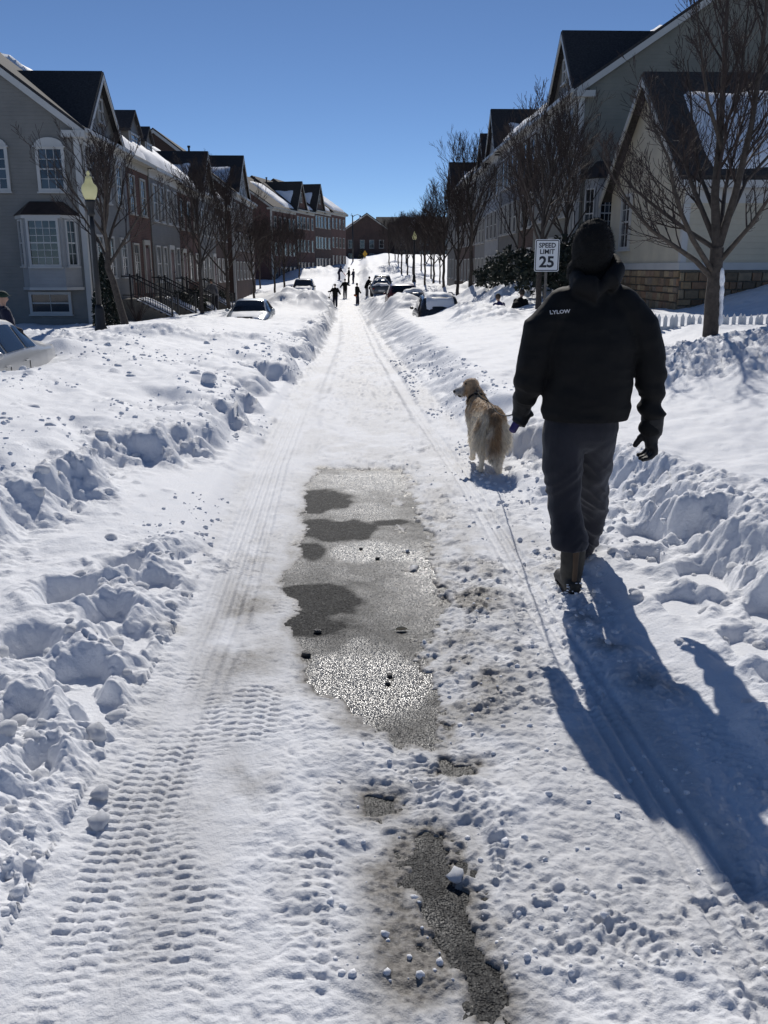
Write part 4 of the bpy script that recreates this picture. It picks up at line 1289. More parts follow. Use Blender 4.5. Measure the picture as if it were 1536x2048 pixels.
def plant(root, x, y, sc, rz, label, first=None, dz=0):
    o = root if first else copy_tree(root)
    o.location = (x, y, hz(x, y) + dz)
    o.scale = (sc, sc, sc)
    o.rotation_euler = (0, 0, rz)
    o['label'] = label
    return o


GT = 'bare street trees along the road'
protos = []
for k, (sd_, h_, th_, tr_, nl) in enumerate([(11, 5.9, 1.5, .085, 15), (22, 6.3, 1.45, .09, 16), (35, 5.6, 1.4, .08, 15)]):
    trk, brs = bare_tree(sd_, h_, th_, tr_, nl, .0052, .92, maxlev=4, spread=.6, wide=.34)
    protos.append(build_tree('street_tree', trk, brs, (0, 0, 0), 'bark', None, GT))
used = [False] * 3
def street_tree(k, x, y, sc, label):
    o = plant(protos[k], x, y, sc, y * 1.7 + x, label, first=not used[k])
    used[k] = True
    return o

# left row (foot pixels of the photograph turned into places on the verge)
LEFT = [(401, 38.0, 1.06, 0, 'bare tree on the left standing just before the half buried silver car'), (455, 46.5, 1.08, 1, 'bare tree behind the buried silver car, left of its roof'),
        (507, 58.0, 1.05, 2, 'bare tree on the left, third along the row past the lamp post'), (549, 72.0, 1.05, 0, 'bare tree on the left, fourth along the row past the lamp post'),
        (568, 82.0, 1.1, 1, 'bare tree on the left, fifth along the row past the lamp post'), (599, 103.0, 1.15, 2, 'bare tree on the left nearest the far brick gables')]
for px, Y, sc, k, lab in LEFT:
    p = at(px, 560, Y)
    street_tree(k, p.x, Y, sc, lab)
for px, py, Y, sc, k, lab in [(340, 560, 52, .95, 1, 'bare tree rising close to the brick fronts, left, behind the stair rails'), (425, 560, 70, 1.0, 0, 'small bare tree by the house fronts in the left dip'), (520, 560, 96, 1.05, 1, 'bare tree hiding the foot of the tall pale gable house')]:
    p = at(px, py, Y)
    street_tree(k, p.x, Y, sc, lab)
RIGHT = [(1079, 27.3, .98, 1, 'bare tree right behind the speed limit sign'), (1128, 31.5, 1.0, 0, 'bare tree between the sign and the hooded walker'), (941, 44.0, 1.1, 1, 'bare tree standing by the snow covered car on the right'), (1040, 38.0, 1.1, 2, 'bare tree over the two bent people, right'),
         (916, 52.0, 1.2, 2, 'bare tree just left of and behind the one by the snowy car'), (887, 58.0, 1.15, 0, 'bare tree on the right, low forked, beyond the snowy car'), (850, 74.0, 1.1, 2, 'bare tree on the right, just right of the far lamp post'),
         (815, 97.0, 1.1, 0, 'bare tree on the right, left of the far lamp post'), (803, 116.0, 1.15, 1, 'far bare tree over the parked cars on the right'), (867, 88.0, 1.2, 1, 'tall bare tree beyond the far lamp post, in front of the last gable'), (790, 150.0, 1.2, 2, 'farthest bare tree in front of the closing brick building')]
RIGHT += [(778, 132.0, 1.15, 0, 'far bare tree, leftmost of the dense clump right of the road end'), (826, 108.0, 1.15, 1, 'far bare tree close behind the far lamp post'), (842, 126.0, 1.25, 2, 'far bare tree in the dense clump, right of the far lamp post'),
          (812, 142.0, 1.3, 0, 'far bare tree deep in the clump, left of the far lamp post'), (862, 112.0, 1.2, 0, 'far bare tree at the right end of the dense clump'), (880, 98.0, 1.15, 2, 'far bare tree before the end wall of the right row'), (796, 128.0, 1.2, 2, 'far bare tree second from the left in the dense clump'),
          (850, 150.0, 1.4, 1, 'tallest far bare tree at the back of the dense clump')]
for px, Y, sc, k, lab in RIGHT:
    p = at(px, 560, Y)
    street_tree(k, p.x, Y, sc, lab)

# leaning tree left of the first townhouses
trk, brs = bare_tree(77, 5.3, 1.55, .10, 13, .005, .95, lean=(-.34, 0), maxlev=4, spread=.65)
p = at(251, 655, 25.5)
build_tree('leaning_tree', trk, brs, (p.x, 25.5, hz(p.x, 25.5)), 'bark_pale', 'bare tree with a crooked leaning trunk beside the lamp post')

# the large near tree on the right, limbs as in the photograph
rng = random.Random(9)
TY = 14.0
fp = at(1422, 655, TY)
tree_root = Vector((fp.x, TY, hz(fp.x, TY)))
bt = empty('large_bare_tree', tree_root, 0, 'large near bare tree with spreading limbs and snow on its trunk', 'tree')
def loc(px, py, dy=0):
    return at(px, py, TY + dy) - tree_root
trunk_pts = [Vector((0, 0, -.6)), loc(1422, 652), loc(1424, 600), loc(1430, 550), loc(1434, 495)]
tubes_mesh([(trunk_pts, [.125, .118, .108, .104, .10], 10)], 10).build('trunk', M['bark_pale'], bt, True, False)
LIMBS = [([(1424, 556, 0), (1392, 522, -.1), (1345, 490, -.25), (1300, 458, -.4), (1262, 412, -.5), (1236, 370, -.55), (1205, 315, -.6)], .047), ([(1434, 500, 0), (1370, 458, .2), (1300, 405, .45), (1262, 372, .6), (1222, 330, .8)], .042),
         ([(1428, 548, 0), (1385, 478, -.3), (1362, 425, -.45), (1348, 380, -.55), (1338, 318, -.6), (1305, 250, -.7), (1296, 190, -.7)], .045), ([(1436, 497, 0), (1412, 440, .15), (1388, 380, .3), (1368, 322, .4), (1322, 262, .5), (1290, 225, .6)], .05),
         ([(1434, 497, 0), (1430, 390, .0), (1440, 280, .05), (1449, 130, .1), (1455, 0, .1), (1458, -110, .1)], .075), ([(1438, 492, 0), (1470, 390, -.1), (1502, 255, -.2), (1522, 120, -.25), (1534, 0, -.3), (1540, -120, -.3)], .066),
         ([(1440, 522, 0), (1500, 452, -.3), (1548, 382, -.6), (1610, 300, -.9)], .045), ([(1456, 440, 0), (1492, 362, .4), (1555, 292, .7), (1620, 200, 1.0)], .04), ([(1432, 430, .0), (1400, 350, .7), (1385, 250, 1.0), (1375, 120, 1.2)], .04),
         ([(1445, 300, .0), (1415, 200, -.5), (1402, 100, -.7), (1392, 10, -.8)], .035), ([(1440, 280, .05), (1478, 180, .5), (1490, 80, .6), (1500, -20, .7)], .035), ([(1436, 500, 0), (1450, 380, .9), (1480, 260, 1.3), (1510, 160, 1.5)], .045)]
out = []
for pts, r in LIMBS:
    P_ = [loc(*q) for q in pts]
    n = len(P_)
    rads = [max(.009, r * (1 - .82 * i / (n - 1))) for i in range(n)]
    tubes_mesh([(P_, rads, 7)], 7).build('limb', M['bark_pale'], bt, True, False)
    L_ = sum((P_[i + 1] - P_[i]).length for i in range(n - 1))
    k = int(9 + L_ * 3.4)
    for j in range(k):
        t = .22 + .78 * (j + rng.random()) / k
        f = t * (n - 1); i = min(int(f), n - 2)
        q = P_[i].lerp(P_[i + 1], f - i)
        dd = (P_[i + 1] - P_[i]).normalized()
        a = Vector((rng.gauss(0, 1), rng.gauss(0, 1), rng.gauss(0, .7)))
        a = (a - dd * a.dot(dd)).normalized()
        sub_branch(rng, q, (dd + a * .85 + Vector((0, 0, .25))).normalized(), L_ * rng.uniform(.17, .36) * (1.15 - .5 * t), max(.005, rads[i] * .4), 2, 4, out, .0034, .5, .75, .85)
tubes_mesh([(b[0], b[1], b[2]) for b in out], 3).build('crown', M['twig'], bt, True, False)
# snow plastered on the shaded side of the trunk
sb_ = MB()
q0, q1 = loc(1441, 640), loc(1443, 548)
for i in range(9):
    q = q0.lerp(q1, i / 8)
    sb_.ball((q.x - .02 + rng.uniform(-.015, .012), q.y - .04 + rng.uniform(-.03, .03), q.z), (rng.uniform(.028, .06), rng.uniform(.04, .06), .10), 9, 7)
sb_.remesh('trunk_snow', .012, M['snow'], bt, 3)

# ------------------------------------------------------------------ evergreen shrubs
def leaf_mass(rng, n, rx, ry, rz_, size, shape='round'):
    v = []; f = []
    for i in range(n):
        if shape == 'cone':
            t = rng.random() ** .7
            z = rz_ * (1 - t) * 2
            rr = t ** .8
            a = rng.uniform(0, 6.283); q = math.sqrt(rng.uniform(.35, 1)) * rr * (1 + .15 * math.sin(3 * a + z * 4))
            c = Vector((rx * q * math.cos(a), ry * q * math.sin(a), z))
        else:
            a = rng.uniform(0, 6.283); u = rng.uniform(-.6, 1); q = rng.uniform(.5, 1) ** .5 * (1 + .2 * math.sin(4 * a + 5 * u))
            c = Vector((rx * q * math.sqrt(max(0, 1 - u * u)) * math.cos(a), ry * q * math.sqrt(max(0, 1 - u * u)) * math.sin(a), rz_ * (.75 + q * u * .9)))
        s_ = size * rng.uniform(.6, 1.4)
        d1 = Vector((rng.gauss(0, 1), rng.gauss(0, 1), rng.gauss(0, 1))).normalized() * s_
        d2 = Vector((rng.gauss(0, 1), rng.gauss(0, 1), rng.gauss(0, 1))).normalized() * s_ * .6
        b = len(v)
        v += [c - d1, c + d2, c + d1, c - d2]
        f.append((b, b + 1, b + 2, b + 3))
    mb = MB(); mb.v = [tuple(p) for p in v]; mb.f = f
    return mb

M['evergreen'] = simple('evergreen_leaf', (.018, .026, .016), 0.7, 0.5, 3)
def shrub(name, x, y, r, h, label, seed, shape='round', n=1500, group=None):
    rng = random.Random(seed)
    root = empty(name, (x, y, hz(x, y) - .05), 0, label, 'shrub', group)
    leaf_mass(rng, n, r, r, h / 2, .05 + r * .035, shape).build('foliage', M['evergreen'], root, False, False)
    st = MB(); st.tube([(0, 0, -.2), (0.03, 0, h * .5)], [.05, .02], 6); st.build('stem', M['bark'], root, True, False)
    return root
p = at(228, 600, 33.6)
shrub('evergreen_shrub', -9.05, 32.9, .55, 2.6, 'tall dark evergreen shrub at the grey house corner, behind the lamp post', 1, 'cone', 2600)
GS = 'dark shrubs by the house fronts'
for i, (x, y, r, h, lab) in enumerate([(-8.6, 44.5, .6, 1.5, 'dark shrub by the front steps of the brick house, left'), (-8.7, 49.0, .6, 1.7, 'dark rounded shrub between two stair rails on the left'), (-8.6, 57.5, .7, 1.6, 'dark shrub farther along the left fronts'),
                                       (6.2, 29.8, .95, 1.9, 'broad dark shrub behind the speed limit post'), (7.2, 31.0, 1.0, 2.2, 'dark shrub between the sign and the walker'), (5.9, 34.0, .95, 1.7, 'dark shrub directly behind the two bent people'),
                                       (7.6, 33.5, 1.0, 2.3, 'tall dark shrub in front of the olive house'), (6.3, 41.0, .9, 1.5, 'dark shrub on the snowy slope right of the road'), (1.1, 170.0, .8, 1.9, 'lone dark cone shrub on the far snow at the street end')]):
    shrub('dark_shrub', x, y, r, h, lab, 20 + i, 'round' if i != 8 else 'cone', 1500, GS)
# dry bush of thin stems at the grey house
rng = random.Random(4)
mb = MB()
for i in range(60):
    a = rng.uniform(0, 6.28); q = rng.uniform(.15, .5)
    mb.tube([(0, 0, -.1), (q * .5 * math.cos(a), q * .5 * math.sin(a), .35), (q * math.cos(a), q * math.sin(a), rng.uniform(.55, .9))], [.008, .006, .004], 3, False)
xx, yy = at(275, 640, 33).x, 33.0
o = mb.build('dry_bush', M['twig'], None, False, False); o.location = (xx, yy, hz(xx, yy)); tag(o, 'small leafless bush of thin stems right of the crooked tree', 'bush')

# ------------------------------------------------------------------ street lamps, signs, fence, steps
def globe_mat():
    m, nt, b = mat_new('lamp_globe')
    out_ = nt.nodes['Material Output']
    n = noise(nt, 3, 3)
    r = ramp(nt, n.outputs[0], [(0.3, (.80, .78, .52)), (0.7, (.88, .86, .62))])
    tr = N(nt, 'ShaderNodeBsdfTranslucent')
    nt.links.new(r.outputs[0], tr.inputs[0]); nt.links.new(r.outputs[0], b.inputs['Base Color'])
    b.inputs['Roughness'].default_value = .25
    mx = N(nt, 'ShaderNodeMixShader'); mx.inputs[0].default_value = .55
    nt.links.new(b.outputs[0], mx.inputs[1]); nt.links.new(tr.outputs[0], mx.inputs[2]); nt.links.new(mx.outputs[0], out_.inputs[0])
    return m
M['globe'] = globe_mat()

def street_lamp(x, y, z, h, label):
    root = empty('street_lamp', (x, y, z), 0, label, 'street lamp', 'acorn street lamps')
    k = h / 4.0
    b = MB(); b.lathe([(.17 * k, -.3), (.17 * k, .12), (.13 * k, .2), (.12 * k, .55), (.085 * k, .66)], 12); b.build('base', M['black_metal'], root, True)
    b = MB(); b.lathe([(.075 * k, .5), (.068 * k, 1.4 * k), (.058 * k, 2.6 * k), (.055 * k, 2.98 * k)], 12); b.build('pole', M['black_metal'], root, True)
    b = MB(); b.lathe([(.06 * k, 2.92 * k), (.10 * k, 2.98 * k), (.075 * k, 3.06 * k), (.12 * k, 3.25 * k), (.135 * k, 3.30 * k), (.10 * k, 3.33 * k)], 14); b.build('capital', M['black_metal'], root, True)
    b = MB(); b.lathe([(.115 * k, 3.32 * k), (.16 * k, 3.40 * k), (.19 * k, 3.52 * k), (.195 * k, 3.60 * k), (.17 * k, 3.66 * k), (.11 * k, 3.72 * k), (.085 * k, 3.80 * k), (.075 * k, 3.84 * k)], 18)
    gl = b.build('globe', M['globe'], root, True)
    b = MB(); b.lathe([(.075 * k, 3.83 * k), (.085 * k, 3.86 * k), (.03 * k, 3.89 * k), (.05 * k, 3.94 * k), (.02 * k, 4.0 * k)], 12); b.build('finial', M['globe'], gl, True)
    return root
p = at(203, 668, 21.0)
street_lamp(p.x, 21.0, p.z, 3.55, 'black lamp post with a cream acorn globe before the grey house')
p = at(828, 580, 86.0)
street_lamp(p.x, 86.0, hz(p.x, 86), 4.6, 'far lamp post with acorn globe among the right hand trees')
# tall cobra-head light at the far corner
p = at(706, 535, 165)
cl = empty('tall_street_light', (p.x, 165, hz(p.x, 165)), 0, 'tall street light with a double curved arm at the far corner', 'street light')
hh = at(706, 430, 165).z - hz(p.x, 165)
b = MB(); b.tube([(0, 0, -.5), (0, 0, hh)], [.14, .09], 8); b.build('pole', M['black_metal'], cl, True)
b = MB(); b.tube([(0, 0, hh - .4), (.3, 0, hh - .1), (.9, 0, hh + .1), (1.4, 0, hh - .15)], .05, 6); b.tube([(0, 0, hh - .3), (-.3, 0, hh), (-.1, 0, hh + .25)], .05, 6); b.build('arm', M['black_metal'], cl, True)
b = MB(); b.lathe([(.08, .1), (.2, -.15), (.24, -.35), (.1, -.45)], 10, (1.4, 0, hh - .15)); b.build('lamp_head', M['chrome'], cl, True)

def text_mesh(txt, size, bold=0.0, extrude=.001, sx=1.0, res=3):
    cu = bpy.data.curves.new('lettering', 'FONT')
    cu.body = txt; cu.size = size; cu.align_x = 'CENTER'; cu.align_y = 'CENTER'
    cu.offset = bold; cu.extrude = extrude; cu.resolution_u = res
    o = bpy.data.objects.new('tmp_text', cu)
    tmp = bpy.data.scenes.new('tmp'); tmp.collection.objects.link(o)
    tmp.view_layers[0].update(); dg = tmp.view_layers[0].depsgraph
    me = bpy.data.meshes.new_from_object(o.evaluated_get(dg))
    bpy.data.objects.remove(o); bpy.data.scenes.remove(tmp)
    for v in me.vertices: v.co.x *= sx
    return me

M['sign_white'] = simple('sign_white', (.80, .80, .79), 0.35, 0.04, 3)
M['sign_black'] = simple('sign_black', (.012, .013, .02), 0.4, 0.1, 3)
M['sign_back'] = simple('sign_metal', (.35, .35, .36), 0.4, 0.1, 3, metal=.6)
M['galv'] = simple('galvanised_post', (.16, .14, .12), 0.6, 0.2, 6, metal=.3)
p = at(1094, 511, 22.5)
sg_ = empty('speed_limit_sign', (p.x, 22.5, hz(p.x, 22.5)), math.radians(-1), 'white SPEED LIMIT 25 road sign on a post in front of bare trees', 'sign')
pz = p.z - hz(p.x, 22.5)
tilt = math.radians(1.5)
def rrect(w_, h_, r_, n=5):
    pts = []
    for cx, cz, a0 in ((w_ / 2 - r_, h_ / 2 - r_, 0), (-w_ / 2 + r_, h_ / 2 - r_, 90), (-w_ / 2 + r_, -h_ / 2 + r_, 180), (w_ / 2 - r_, -h_ / 2 + r_, 270)):
        for k in range(n + 1):
            a = math.radians(a0 + 90 * k / n); pts.append((cx + r_ * math.cos(a), cz + r_ * math.sin(a)))
    return pts
b = MB(); b.box(-.03, .03, .012, .05, -.8, pz + .36); b.build('post', M['galv'], sg_)
b = MB(); b.extrude([(x, 0, pz + z) for x, z in rrect(.61, .765, .045)], (0, .006, 0)); plate = b.build('plate', M['sign_white'], sg_)
b = MB()
o_ = rrect(.575, .73, .035); i_ = rrect(.535, .69, .025)
n_ = len(o_)
b.poly([(x, -.004, pz + z) for x, z in o_] + [(x, -.004, pz + z) for x, z in i_], [(i, (i + 1) % n_, n_ + (i + 1) % n_, n_ + i) for i in range(n_)])
b.build('border', M['sign_black'], plate, fix=False)
for txt, sz, zz, bo, sx in (('SPEED', .158, .235, .0035, .98), ('LIMIT', .158, .085, .0035, .98), ('25', .36, -.165, .011, 1.06)):
    me = text_mesh(txt, sz, bo, .001, sx)
    t = link_mesh('lettering', me, M['sign_black'], plate)
    t.location = (0, -.006, pz + zz); t.rotation_euler = (math.radians(90), 0, 0)
# yellow diamond warning sign and a small sign far off
M['sign_yellow'] = simple('sign_yellow', (.75, .42, .03), 0.4, 0.05, 3)
p = at(730, 508, 168)
ys = empty('yellow_warning_sign', (p.x, 168, hz(p.x, 168)), 0, 'small yellow warning sign in front of the closing brick building', 'sign')
z_ = p.z - hz(p.x, 168)
b = MB(); b.tube([(0, .03, -.4), (0, .03, z_ + .3)], .035, 6); b.build('post', M['galv'], ys)
b = MB(); b.extrude([(0, 0, z_ - .65), (.42, 0, z_), (0, 0, z_ + .65), (-.42, 0, z_)], (0, .02, 0)); b.build('plate', M['sign_yellow'], ys)

# picket fence
FY = 16.2
fx0 = at(1297, 640, FY).x
fen = empty('picket_fence', (fx0, FY, 0), 0, 'low white picket fence half buried in snow before the stone base', 'fence')
mbp = MB(); mbp.extrude([(-.035, 0, 0), (.035, 0, 0), (.035, 0, .95), (0, 0, 1.02), (-.035, 0, .95)], (0, .018, 0)); pk = mbp.mesh('picket', True); pk.materials.append(M['white_paint'])
for i in range(46):
    o = bpy.data.objects.new('picket', pk); COL.objects.link(o); o.parent = fen
    x_ = i * .105
    top_z = at(1400, 628, FY).z
    o.location = (x_, 0, top_z - 1.02 + .012 * math.sin(i * 1.3)); o.rotation_euler = (0, math.radians(1.2 * math.sin(i * 2.1)), 0)
b = MB(); b.box(-.2, 4.9, .02, .055, top_z - .30, top_z - .22); b.build('rail', M['white_paint'], fen)
b = MB(); b.box(-.2, 4.9, .02, .055, top_z - .85, top_z - .77); b.build('rail', M['white_paint'], fen)
for xx in (-.1, 2.4, 4.8):
    b = MB(); b.box(xx, xx + .09, .056, .146, top_z - 1.4, top_z + .02); b.build('post', M['white_paint'], fen)

# front steps with black railings on the left
def front_steps(y, zt, label):
    zt0 = zt; x0, x1 = -9.75, -7.75
    gz = hz(-7.4, y) - .12
    root = empty('front_steps', (x1, y, gz), 0, label, 'steps', 'front steps with black railings')
    n = 7
    rise_ = (zt0 - gz) / n; run = (x1 - x0 - .35) / n
    b = MB()
    pts = [(0, 0, -.5)]
    pts = [(0.0, 0, -.6)]
    for i in range(n):
        pts += [(-run * i, 0, rise_ * (i + 1)), (-run * (i + 1), 0, rise_ * (i + 1))]
    pts += [(x0 - x1, 0, zt0 - gz), (x0 - x1, 0, -.6)]
    b.extrude(pts, (0, 1.3, 0)); b.build('steps', M['mortar'], root)
    sl_ = Vector((-run * n, 0, rise_ * n))
    snow_patch(root, (.15, .1, .02), sl_, (0, 1.1, 0), (.5, 0, .85), 14, 8, .22, int(y), 'step_snow', wav=.05)
    for yy in (-.02, 1.3):
        b = MB(); b.tube([(0.05, yy, .92), (sl_.x + .05, yy, sl_.z + .92), (x0 - x1 + .05, yy, sl_.z + .92)], .028, 6); b.build('top_rail', M['black_metal'], root)
        b = MB(); b.tube([(0.05, yy, .16), (sl_.x + .05, yy, sl_.z + .16), (x0 - x1 + .05, yy, sl_.z + .16)], .02, 6); b.build('bottom_rail', M['black_metal'], root)
        for q in (0.05, sl_.x + .05):
            z_ = 0 if q > 0 else sl_.z
            b = MB(); b.box(q - .035, q + .035, yy - .035, yy + .035, z_ - .4, z_ + 1.02); b.build('newel_post', M['black_metal'], root)
        for i in range(1, 17):
            t = i / 17
            b = MB(); q = sl_ * t; b.box(q.x + .04, q.x + .065, yy - .012, yy + .012, q.z + .16, q.z + .92); b.build('baluster', M['black_metal'], root, fix=False)
front_steps(38.0, .35, 'first front steps with black railings past the crooked tree')
front_steps(43.6, .25, 'second front steps with black railings, left row')
front_steps(49.3, .15, 'third front steps with black railings, left row')
front_steps(56.5, .0, 'fourth front steps, deep in the left dip')
# ------------------------------------------------------------------ cars
CARS = {
    'sedan': dict(L=4.65, W=1.78, s=[0, .012, .05, .12, .22, .30, .36, .44, .52, .62, .69, .76, .83, .90, .96, .99, 1.0],
                  belt=[.42, .56, .66, .73, .80, .86, .885, .90, .91, .92, .925, .93, .935, .925, .90, .78, .55],
                  top=[.44, .60, .72, .81, .88, .935, 1.14, 1.355, 1.405, 1.40, 1.36, 1.22, 1.02, .985, .955, .82, .58],
                  hw=[.58, .72, .81, .86, .88, .885, .89, .89, .89, .89, .89, .885, .87, .84, .79, .72, .62],
                  wt=[.46, .58, .66, .71, .74, .745, .66, .60, .59, .59, .60, .62, .68, .68, .64, .58, .48],
                  ws=(.305, .432), rg=(.70, .82), side=[(.335, .485), (.50, .645), (.66, .745)], wheels=(.17, .80)),
    'suv': dict(L=4.6, W=1.85, s=[0, .012, .05, .12, .22, .27, .33, .40, .50, .65, .80, .90, .95, .985, 1.0],
                belt=[.5, .68, .82, .90, .97, 1.0, 1.01, 1.02, 1.03, 1.04, 1.05, 1.05, 1.04, .95, .65],
                top=[.52, .72, .88, .97, 1.04, 1.09, 1.34, 1.62, 1.69, 1.70, 1.68, 1.62, 1.42, 1.10, .68],
                hw=[.62, .78, .87, .91, .925, .925, .925, .925, .925, .925, .92, .90, .88, .84, .76],
                wt=[.5, .63, .72, .76, .78, .78, .72, .68, .68, .68, .68, .68, .69, .70, .62],
                ws=(.275, .395), rg=(.905, .972), side=[(.31, .46), (.48, .66), (.68, .86)], wheels=(.17, .80)),
}


def carpaint(name, col, rough=.3, metal=.0, dirt=.12):
    m, nt, b = mat_new(name)
    n = noise(nt, 2.5, 6, .65)
    r = ramp(nt, n.outputs[0], [(0.35, col), (0.8, tuple(c * (1 - dirt) + .25 * dirt for c in col))])
    nt.links.new(r.outputs[0], b.inputs['Base Color'])
    b.inputs['Roughness'].default_value = rough
    b.inputs['Metallic'].default_value = metal
    b.inputs['Coat Weight'].default_value = .4
    b.inputs['Coat Roughness'].default_value = .12
    return m


M['taillight'] = simple('taillight', (.25, .015, .012), .2)
M['headlight'] = simple('headlight', (.55, .56, .58), .15, .05, 3, metal=.4)
M['plate_white'] = simple('number_plate', (.6, .6, .58), .4)


def car(name, kind, label, loc, rz, paint, snow_on=('roof',), grille=False, group=None, snowth=.12, seed=0, rack=False):
    C_ = CARS[kind]
    L, S = C_['L'], C_['s']
    root = empty(name, loc, rz, label, 'car', group)
    n = 64
    sv = sorted(set([i / n for i in range(n + 1)] + list(S)))
    f = lambda k, s_: float(np.interp(s_, S, C_[k]))

    def sec(s_):
        hw, wt, be, to = f('hw', s_), f('wt', s_), f('belt', s_), f('top', s_)
        to = max(to, be + .012)
        z0 = .22 + .10 * max(0, (.08 - s_) / .08) + .08 * max(0, (s_ - .92) / .08)
        return [(hw * .84, z0), (hw * .97, z0 + .10), (hw, (z0 + be) * .5), (hw * .995, be - .09), (hw * .965, be), (wt + (hw * .965 - wt) * .0, max(be + .008, to - .045)), (wt * .88, to - .006), (wt * .45, to + .008), (0, to + .012)]
    mb = MB()
    rows = []
    for s_ in sv:
        h = sec(s_)
        rows.append([(s_ * L - L / 2, y, z) for y, z in h] + [(s_ * L - L / 2, -y, z) for y, z in reversed(h[:-1])])
    m = len(rows[0])
    for r in rows: mb.v += r
    for i in range(len(rows) - 1):
        for k in range(m - 1):
            a = i * m + k
            mb.f.append((a, a + 1, a + m + 1, a + m))
        mb.f.append((i * m + m - 1, i * m, (i + 1) * m, (i + 1) * m + m - 1))
    mb.f.append(tuple(range(m - 1, -1, -1))); mb.f.append(tuple((len(rows) - 1) * m + k for k in range(m)))
    body = mb.build('body', paint, root, True)
    # glass
    def strip(fn, name_, nu=10, nv=6):
        g = MB()
        for i in range(nu + 1):
            for j in range(nv + 1): g.v.append(fn(i / nu, j / nv))
        for i in range(nu):
            for j in range(nv):
                a = i * (nv + 1) + j; g.f.append((a, a + 1, a + nv + 2, a + nv + 1))
        return g.build(name_, M['carglass'], root, True)
    for a, b_ in C_['side']:
        for sg in (-1, 1):
            def fn(u, v, a=a, b_=b_, sg=sg):
                s_ = a + (b_ - a) * u
                h = sec(s_); (y0, z0), (y1, z1) = h[4], h[5]
                t = .10 + .80 * v
                return (s_ * L - L / 2, sg * (y0 + (y1 - y0) * t + .012), z0 + (z1 - z0) * t + .004)
            strip(fn, 'window')
    for nm, (a, b_) in (('windshield', C_['ws']), ('rear_window', C_['rg'])):
        def fn(u, v, a=a, b_=b_):
            s_ = a + (b_ - a) * u
            h = sec(s_); wt = h[6][0] * 1.06; q = (v - .5) * 2
            z = np.interp(abs(q) * wt, [0, h[7][0], h[6][0], h[5][0]], [h[8][1], h[7][1], h[6][1], h[5][1]])
            return (s_ * L - L / 2, q * wt, float(z) + .012)
        strip(fn, nm, 8, 10)
    # wheels
    for sx in C_['wheels']:
        for sg in (-1, 1):
            w = empty('wheel', (sx * L - L / 2, sg * (C_['W'] / 2 - .09), .31)); w.parent = root
            t = MB(); t.lathe([(.19, -.1), (.30, -.105), (.325, -.06), (.325, .06), (.30, .105), (.19, .1)], 20); o = t.build('tyre', M['rubber'], w, True); o.rotation_euler = (math.radians(90), 0, 0)
            t = MB(); t.lathe([(.04, -.085), (.19, -.075), (.2, 0), (.19, .075), (.04, .085)], 16); o = t.build('rim', M['chrome'], w, True); o.rotation_euler = (math.radians(90), 0, 0)
    be1 = f('belt', .985); be0 = f('belt', .03)
    for sg in (-1, 1):
        t = MB(); t.ball((L / 2 - .10, sg * f('hw', .97) * .86, be1 - .13), (.13, .12, .075), 10, 8); t.build('taillight', M['taillight'], root, True)
        t = MB(); t.ball((-L / 2 + .17, sg * f('hw', .04) * .82, be0 - .10), (.13, .13, .065), 10, 8); t.build('headlight', M['headlight'], root, True)
        t = MB(); t.ball((C_['ws'][0] * L - L / 2 + .28, sg * (C_['W'] / 2 + .05), f('belt', .35) + .09), (.07, .09, .06), 10, 8); t.build('mirror', paint, root, True)
        for a, b_ in C_['side'][:2]:
            t = MB(); x_ = b_ * L - L / 2 - .1; y_ = sg * (f('hw', b_) + .004); z_ = f('belt', b_) - .13; t.box(x_ - .09, x_ + .09, min(y_, y_ + sg * .03), max(y_, y_ + sg * .014), z_, z_ + .022); t.build('door_handle', paint, root)
            # shut line of the door
            t = MB(); x_ = b_ * L - L / 2 + .03; t.box(x_ - .0025, x_ + .0025, min(y_ - sg * .02, y_ + sg * .002), max(y_ - sg * .02, y_ + sg * .0), .35, z_ + .02); t.build('door_seam', M['rubber'], root)
    t = MB(); t.box(L / 2 - .05, L / 2 + .012, -.26, .26, be1 - .36, be1 - .22); t.build('number_plate', M['plate_white'], root)
    if grille:
        t = MB()
        for (y0, y1, z0, z1) in ((-.33, .33, .79, .815), (-.33, -.305, .47, .79), (.305, .33, .47, .79)):
            t.box(-L / 2 - .04, -L / 2 + .12, y0, y1, z0, z1)
        g = t.build('grille', M['chrome'], root)
        t = MB(); t.box(-L / 2 - .01, -L / 2 + .1, -.3, .3, .47, .785); t.build('grille_mesh', M['black_metal'], g)
    if rack:
        for sg in (-1, 1):
            t = MB(); t.tube([(-.5, sg * .6, 1.72), (-.3, sg * .6, 1.78), (1.2, sg * .6, 1.78), (1.4, sg * .6, 1.70)], .02, 6); t.build('roof_rail', M['black_metal'], root)
    # snow left on the car
    rngs = {'roof': (C_['ws'][1] + .02, C_['rg'][0] - .01), 'hood': (.02, C_['ws'][0] - .005), 'trunk': (C_['rg'][1] + .01, .985), 'windshield': (C_['ws'][0] - .02, C_['ws'][1] + .03), 'rear': (C_['rg'][0] - .02, C_['rg'][1] + .02)}
